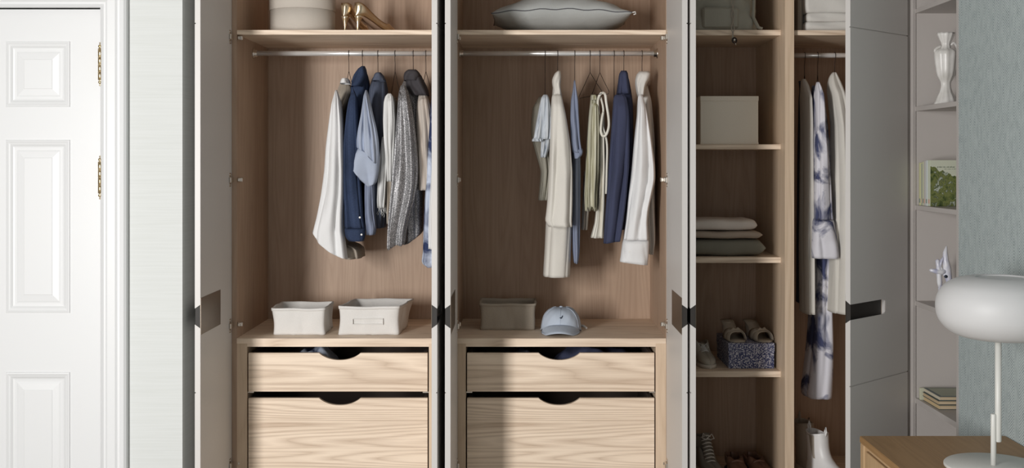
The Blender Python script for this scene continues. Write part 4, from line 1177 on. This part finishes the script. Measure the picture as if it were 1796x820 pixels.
def ankle_boot(x, y, z, yaw, label, mat):
    o = empty('ankle_boot', (x, y, z), label, 'boot'); xf = place(x, y, z, yaw)
    # body as lofted horizontal rings from sole to shaft top
    rings = []
    lv = [(.022, -.002, .262, .043), (.04, -.004, .262, .045), (.062, -.002, .235, .044), (.082, .002, .185, .041), (.10, .005, .150, .039), (.12, .006, .132, .038), (.15, .006, .120, .038), (.18, .004, .116, .039), (.205, .002, .114, .040), (.222, .0, .113, .041)]
    def rg(t, ins):
        z_, xa, xb, w_ = t; xa += ins; xb -= ins; w_ -= ins; cx_ = (xa+xb)/2; hx = (xb-xa)/2; r = []
        for j in range(36):
            a = 2*pi*j/36; c_, s_ = cos(a), sin(a)
            long_ = (xb-xa) > .16
            wx = 1 - (.25*max(0, c_)**2 if long_ else 0) - (.12*max(0, -c_)**2 if long_ else 0) + (-.14*exp_((c_-.1)/.25) if False else 0)
            dip = -.012*(1-abs(c_))*(1 if z_ > .21 else 0)
            r.append((cx_ + hx*math.copysign(abs(c_)**.9, c_), w_*math.copysign(abs(s_)**.85, s_)*wx, z_ + dip))
        return r
    dense = []
    for i in range(28):
        z_ = .022 + .2*i/27; dense.append(interp(lv, z_))
    rings = [rg(t, 0) for t in dense] + [rg(dense[-1], .004)] + [rg(t, .004) for t in dense[::-1][1:12]]
    MB(xf).loft(rings, True, True).build('upper', M[mat], o)
    rings = []
    for z_ in (.0005, .006, .022, .024):
        rings.append([(p[0], p[1], z_) for p in rg((.022, -.005, .266, .047), 0)])
    MB(xf).loft(rings).build('sole', M['rubber'], o)
    for s_ in (-1, 1):
        vs = []; fs = []
        for i in range(9):
            z_ = .105 + .100*i/8; t = interp(lv, z_); cx_ = (t[1]+t[2])/2; hx = (t[2]-t[1])/2; hw_ = .007 + .009*i/8
            for j in range(5):
                c_ = (hw_*(j-2)/2 + .004)/hx; s2 = math.sqrt(max(0, 1 - min(1, abs(c_)**(1/.9))**2))
                vs.append((cx_ + hw_*(j-2)/2 + .004, s_*(t[3]*s2**.85 + .0008), z_))
        for i in range(8):
            for j in range(4): fs.append((i*5+j, i*5+j+1, i*5+j+6, i*5+j+5))
        MB(xf).add(vs, fs, True).build('elastic_gore', M['f_taupe'], o)
    MB(xf).tube([(.004, -.002, .205), (-.004, 0, .235), (.004, .0, .252), (.010, .002, .232), (.012, 0, .208)], .0045, 8).build('pull_tab', M[mat], o)
    MB(xf).tube([(.108, -.002, .200), (.118, 0, .228), (.112, .0, .244), (.104, .002, .228), (.102, 0, .205)], .0045, 8).build('pull_tab', M[mat], o)
ankle_boot(PX(1421, .22), .25, FZ, R(-62), 'white leather ankle boot with pull tab, lit in front', 'boot')
ankle_boot(PX(1404, .42), .45, FZ, R(-80), 'second pale ankle boot in shadow behind the white one', 'mule')  # shade painted in: putty colour on the white boot behind

# ================================================================ bookcase things
# ceramic footed urn
yv = -.165; xv = PX(1659, yv); zb = bsh[1]
o = empty('ceramic_urn', (xv, yv, zb), 'tall white ceramic footed urn with side handles', 'vase')
k = 1/S(yv)
prof = [(19.5,0),(20,2),(18,6),(15,14),(11,22),(9,30),(8.5,36),(9,40),(12,46),(15,52),(17,62),(18.5,75),(20,88),(20.5,93),(17,97),(9,100),(7.5,106),(8,110),(12,118),(14.5,124),(15,128),(13,127),(9,118)]
rings = []
for r, h in prof:
    N = 40; ring = []
    for j in range(N):
        a = 2*pi*j/N; fl = 1 + (.05*sin(10*a) if h > 45 or h < 25 else .02*sin(10*a))
        ring.append((xv + r*k*fl*cos(a), yv + r*k*fl*.82*sin(a), zb + .0005 + h*k*.985))
    rings.append(ring)
MB().loft(rings).build('urn_body', M['ceramic'], o)
for s_ in (1, -1):
    MB().tube([(xv + s_*a*k, yv, zb + b*k) for a, b in ((7, 104), (13, 109), (19, 104), (22, 94), (21, 80), (18, 70))] if s_ > 0 else
              [(xv + .002*0 - a*k, yv + .0, zb + b*k) for a, b in ((8, 103), (12, 101), (16, 99), (19, 96), (19.5, 92))], [.006,.006,.0065,.006,.005,.004][:6 if s_ > 0 else 5], 10).build('handle', M['ceramic'], o)

# standing books, spines to the room
def book_cover_mat():
    m = newmat('garden_book_cover', (.5,.5,.4), .45)
    n1 = noise(m, coords(m, (48, 48, 34)), 1, 4, .65, .6)
    g_ = ramp(m, n1, [(.30, (.02,.035,.015)), (.42, (.09,.12,.035)), (.50, (.20,.22,.07)), (.58, (.07,.09,.045)), (.64, (.55,.60,.50)), (.72, (.04,.05,.03))])
    t = nd(m, 'ShaderNodeTexCoord'); sp = nd(m, 'ShaderNodeSeparateXYZ'); ln(m, t.outputs['Object'], sp.inputs[0])
    n2 = noise(m, coords(m, (26, 26, 26)), 1, 3)
    edge = math_(m, 'SUBTRACT', sp.outputs['Z'], math_(m, 'ADD', math_(m, 'MULTIPLY', n2, .08), .095))
    edge = math_(m, 'ADD', edge, math_(m, 'MULTIPLY', math_(m, 'SUBTRACT', sp.outputs['X'], .02), .35))
    fac = math_(m, 'GREATER_THAN', edge, 0)
    mx = nd(m, 'ShaderNodeMix', data_type='RGBA'); ln(m, fac, mx.inputs[0]); ln(m, g_, mx.inputs[6]); mx.inputs[7].default_value = (.58,.60,.48,1)
    base(m, mx.outputs[2]); return m
M['cover'] = book_cover_mat()
zb = bsh[2]
bk = [(.022, .186, (.60,.60,.36), 'pale yellow-green book at the far end of the standing row'),
      (.012, .182, (.34,.36,.32), 'thin grey book second in the standing row'),
      (.022, .190, (.66,.68,.44), 'light lime paperback third in the standing row'),
      (.020, .194, (.52,.50,.46), 'grey-beige paperback in the middle of the standing row'),
      (.020, .196, (.62,.66,.66), 'pale blue-grey book second from the front of the standing row'),
      (.026, .197, (.60,.64,.50), 'garden picture book with green leafy cover facing out')]
ycur = -.012
for i, (th_, h_, c_, lab) in enumerate(bk):
    y1 = ycur; y0_ = ycur - th_ + .0008; ycur -= th_
    X0 = BX + .012 + .002*(i % 3); X1 = X0 + .15
    o = empty('book', (X0 + .07, (y0_+y1)/2, zb), lab, 'book', 'books standing in a row on the bookcase')
    mt = newmat('cover_%d' % i, c_, .5)
    cm = M['cover'] if i == 5 else mt
    MB().box(X0 + .003, X1 - .003, y0_ + .002, y1 - .002, zb + .003, zb + h_ - .003).build('pages', M['pages'], o)
    MB().box(X0, X0 + .002, y0_, y1, zb + .0005, zb + h_, .0006).build('spine', mt, o)
    MB().box(X0 + .002, X1, y0_, y0_ + .002, zb + .0005, zb + h_).build('front_cover', cm, o)
    MB().box(X0 + .002, X1, y1 - .002, y1, zb + .0005, zb + h_).build('back_cover', mt, o)
    MB().box(X0 - .0006, X0, y0_ + .003, y1 - .003, zb + .012, zb + .030).build('spine_label', newmat('spine_band_%d' % i, (.62,.40,.30) if i % 2 else (.25,.3,.25), .5), o)
    if i == 5:
        tm = newmat('title_ink', (.06,.09,.07), .6); mb = MB(); xq = X0 + .030
        rg_ = random.Random(4)
        for wd, z_, hl_ in ((.075, .026, .0055), (.050, .036, .003)):
            xe = xq + wd
            while xq < xe:
                q_ = rg_.choice((.0007, .0007, .0014)); hh_ = hl_*rg_.choice((1, .7, .7))
                mb.box(xq, xq + q_, y0_ - .0003, y0_, zb + h_ - z_ - hl_, zb + h_ - z_ - hl_ + hh_); xq += q_ + rg_.choice((.0008, .0009, .003))
            xq = X0 + .062
        mb.build('title_print', tm, o)

# blue-white ceramic ornament (branching prongs)
yo = -.165; zb = bsh[3]
o = empty('ceramic_ornament', (PX(1656, yo), yo, zb), 'blue-white ceramic branching ornament with dark tips', 'ornament')
def OP(px, py, dy=0): return (PX(px, yo), yo + dy, PZ(py, yo))
mb = MB()
mb.tube([OP(1660, 431), OP(1658, 442), OP(1658.5, 455), OP(1661, 470), OP(1664, 490), OP(1666, 500)], [.003, .010, .013, .017, .014, .009], 12)
mb.build('upright', M['ceramic_b'], o)
MB().tube([OP(1630, 473), OP(1632, 473.3, -.001), OP(1640, 475, -.004), OP(1650, 477, -.006), OP(1660, 474)], [.002, .007, .010, .011, .010], 12).build('prong', M['ceramic_b'], o)
MB().tube([OP(1644, 454), OP(1644.4, 456), OP(1646, 466), OP(1647, 480), OP(1648, 495), OP(1649, 505)], [.003, .009, .010, .011, .011, .008], 12).build('prong', M['ceramic_b'], o)
MB().tube([OP(1657, 449, .0), OP(1651, 456, -.004), OP(1648, 466, -.004), OP(1652, 474), OP(1659, 476)], [.006, .006, .006, .006, .006], 10).build('loop', M['ceramic_b'], o)
MB().tube([OP(1655, 478), OP(1662, 486), OP(1668, 500), OP(1670, 520), (PX(1670, yo), yo, zb + .002)], [.009, .009, .010, .010, .012], 12).build('prong', M['ceramic_b'], o)
MB().tube([OP(1649, 500), OP(1650, 515), (PX(1650, yo), yo, zb + .002)], [.009, .010, .012], 12).build('prong', M['ceramic_b'], o)
for px_, py_ in ((1649, 506), (1667, 493), (1657, 484)):
    p = OP(px_, py_, -.012); MB().lathe(p, [(.001, -.007), (.006, -.004), (.007, 0), (.006, .004), (.001, .007)], 12, 'y').build('dark_tip', M['ink'], o)

# lying books
zb = bsh[4]; zc_ = zb
yA, yB = -.235, -.055
lay = [(.020, .000, (.62,.47,.27), 'bottom tan book of the lying stack'), (.018, -.003, (.55,.42,.26), 'middle tan book of the lying stack'), (.018, .002, (.10,.13,.13), 'top book of the lying stack with dark border')]
for i, (h_, dx, c_, lab) in enumerate(lay):
    X0 = BX + .016 + dx; X1 = X0 + .19
    o = empty('book', ((X0+X1)/2, (yA+yB)/2, zc_), lab, 'book')
    MB().box(X0 + .002, X1 - .002, yA + .003, yB - .003, zc_ + .0025, zc_ + h_ - .0025).build('pages', M['pages'], o)
    mt = newmat('lying_cover_%d' % i, (.09,.10,.09) if i < 2 else c_, .5)
    MB().box(X0, X1, yA, yB, zc_ + .0004, zc_ + .0024).build('back_cover', mt, o)
    tp = MB().box(X0, X1, yA, yB, zc_ + h_ - .0024, zc_ + h_ - .0002).build('front_cover', mt, o)
    if i == 2: MB().box(X0 + .012, X1 - .012, yA + .014, yB - .014, zc_ + h_ - .0003, zc_ + h_ + .0003).build('cover_picture', newmat('cover_green', (.36,.38,.28), .5), tp)
    MB().box(X0 + .0015, X0 + .0035, yA + .002, yB - .002, zc_ + .0024, zc_ + h_ - .0024).build('spine', newmat('lying_spine_%d' % i, c_ if i < 2 else (.62,.55,.42), .5), o)
    zc_ += h_
o = empty('book', (BX + .03, -.025, zb), 'thin pale booklet standing behind the lying stack', 'book')
MB().box(BX + .006, BX + .12, -.045, -.030, zb + .0004, zb + .052, .001).build('cover', newmat('booklet', (.55,.55,.42), .6), o)

# ================================================================ desk and lamp
ZD = .70
dy1 = F*(CZ-ZD)/(763.5 - VY) - D
dx0 = PX(1507.5, dy1)
dk = empty('desk', ((dx0 + BX)/2, dy1 - .6, 0), 'oak desk with drawers standing against the herringbone wall', 'desk')
dy0 = dy1 - 1.25
MB().box(dx0, BX - .002, dy0, dy1, ZD - .024, ZD, .003).build('desk_top', M['desk'], dk, )
for yy in (dy1 - .045, dy0):
    MB().box(dx0 + .002, dx0 + .045, yy + .002, yy + .043, 0, ZD - .024, .003).build('leg', M['desk_v'], dk)
    MB().box(BX - .05, BX - .006, yy + .002, yy + .043, 0, ZD - .024, .003).build('leg', M['desk_v'], dk)
MB().box(dx0 + .012, dx0 + .030, dy0 + .045, dy1 - .045, ZD - .040, ZD - .0245, .001).build('rail', M['desk_v'], dk)
for k in range(2):
    a = dy0 + .047 + k*.58; b = a + .575
    dd = MB().box(dx0 + .005, dx0 + .023, a, b - .001, ZD - .175, ZD - .043, .002).build('drawer', M['desk_v'], dk)
    MB().box(dx0 + .03, BX - .08, a + .01, b - .01, ZD - .17, ZD - .045).build('drawer_box', M['desk_v'], dd)
    MB().box(dx0 - .002, dx0 + .006, (a+b)/2 - .06, (a+b)/2 + .06, ZD - .075, ZD - .060, .002).build('pull', M['desk_v'], dd)
MB().box(dx0 + .03, BX - .05, dy1 - .03, dy1 - .012, ZD - .19, ZD - .0245).build('back_rail', M['desk_v'], dk)

ld = 3.52 - D       # lamp depth (Y)
sl = S(ld)
lx = PX(1746, ld); lb = empty('table_lamp', (lx, ld, ZD), 'white table lamp with large opal glass pebble shade', 'lamp')
rb = .155
MB().lathe((lx, ld, ZD), [(rb-.004, .0004), (rb, .003), (rb, .009), (rb-.003, .012), (.02, .013)], 72).build('base', M['lampwhite'], lb)
p1 = PX(1742.5, ld); p2 = PX(1750.8, ld)
MB().lathe((p1, ld, ZD), [(.0085, .012), (.0085, PZ(725, ld) - ZD - .003), (.007, PZ(725, ld) - ZD)], 20).build('lower_stem', M['lampwhite'], lb)
MB().lathe((p2, ld, ZD), [(.0085, PZ(774, ld) - ZD), (.0098, PZ(773, ld) - ZD), (.0098, PZ(590, ld) - ZD)], 20).build('upper_stem', M['lampwhite'], lb)
zA, zB = PZ(485, ld) , PZ(593, ld)
hh = (zA - zB)
cx_ = PX(1757, ld); rs = .199
prof = [(.020, .0), (.09, .001), (.125, .006), (.155, .019), (.180, .042), (.194, .068), (.199, .100), (.196, .128), (.186, .152), (.168, .174), (.140, .190), (.108, .199), (.084, .201), (.078, .199), (.076, .196), (.03, .194)]
mx_ = prof[-4][1]
# resample the profile smoothly
pr = []
for i in range(len(prof)-1):
    for j in range(4):
        t_ = j/4
        p0 = prof[max(0, i-1)]; a = prof[i]; b = prof[i+1]; p3 = prof[min(len(prof)-1, i+2)]
        pr.append(tuple(.5*((2*a[q]) + (-p0[q]+b[q])*t_ + (2*p0[q]-5*a[q]+4*b[q]-p3[q])*t_*t_ + (-p0[q]+3*a[q]-3*b[q]+p3[q])*t_**3) for q in range(2)))
pr.append(prof[-1])
MB().lathe((cx_, ld, zB), [(max(.001, r), h*hh/.201) for r, h in pr], 96).build('shade', M['opal'], lb)
MB().lathe((p2, ld, zB), [(.012, -.012), (.016, -.002), (.016, .0)], 24).build('collar', M['lampwhite'], lb)

# ================================================================ groups of repeats
for o in list(bpy.data.objects):
    if o.parent or 'label' not in o: continue
    n = o.name.split('.')[0]; x = o.location.x; c = o.get('category')
    if n == 'clothes_hanger':
        o['group'] = 'wire hangers on the left rail' if x < -.35 else ('wire hangers on the middle rail' if x < .65 else 'wire hangers on the right rail')
    elif n == 'high_heel_shoe': o['group'] = 'pair of gold stiletto shoes'
    elif n == 'mule_sandal': o['group'] = 'pair of mules on the blue box'
    elif n == 'loafer': o['group'] = 'pair of brown loafers'
    elif n == 'ankle_boot': o['group'] = 'ankle boots under the coats'
    elif n == 'storage_basket': o['group'] = 'canvas baskets on the counters'
    elif n == 'folded_blanket': o['group'] = 'folded blankets in the shelf column'
    elif n == 'wardrobe': o['group'] = 'row of open oak wardrobes'
    elif n == 'book' and 'group' not in o: o['group'] = 'books lying on the bookcase'
    elif n in ('shirt', 'white_shirt', 'navy_shirt', 'denim_shirt', 'metallic_shirt', 'tie_dye_shirt'): o['group'] = 'shirts hanging in the wardrobes'
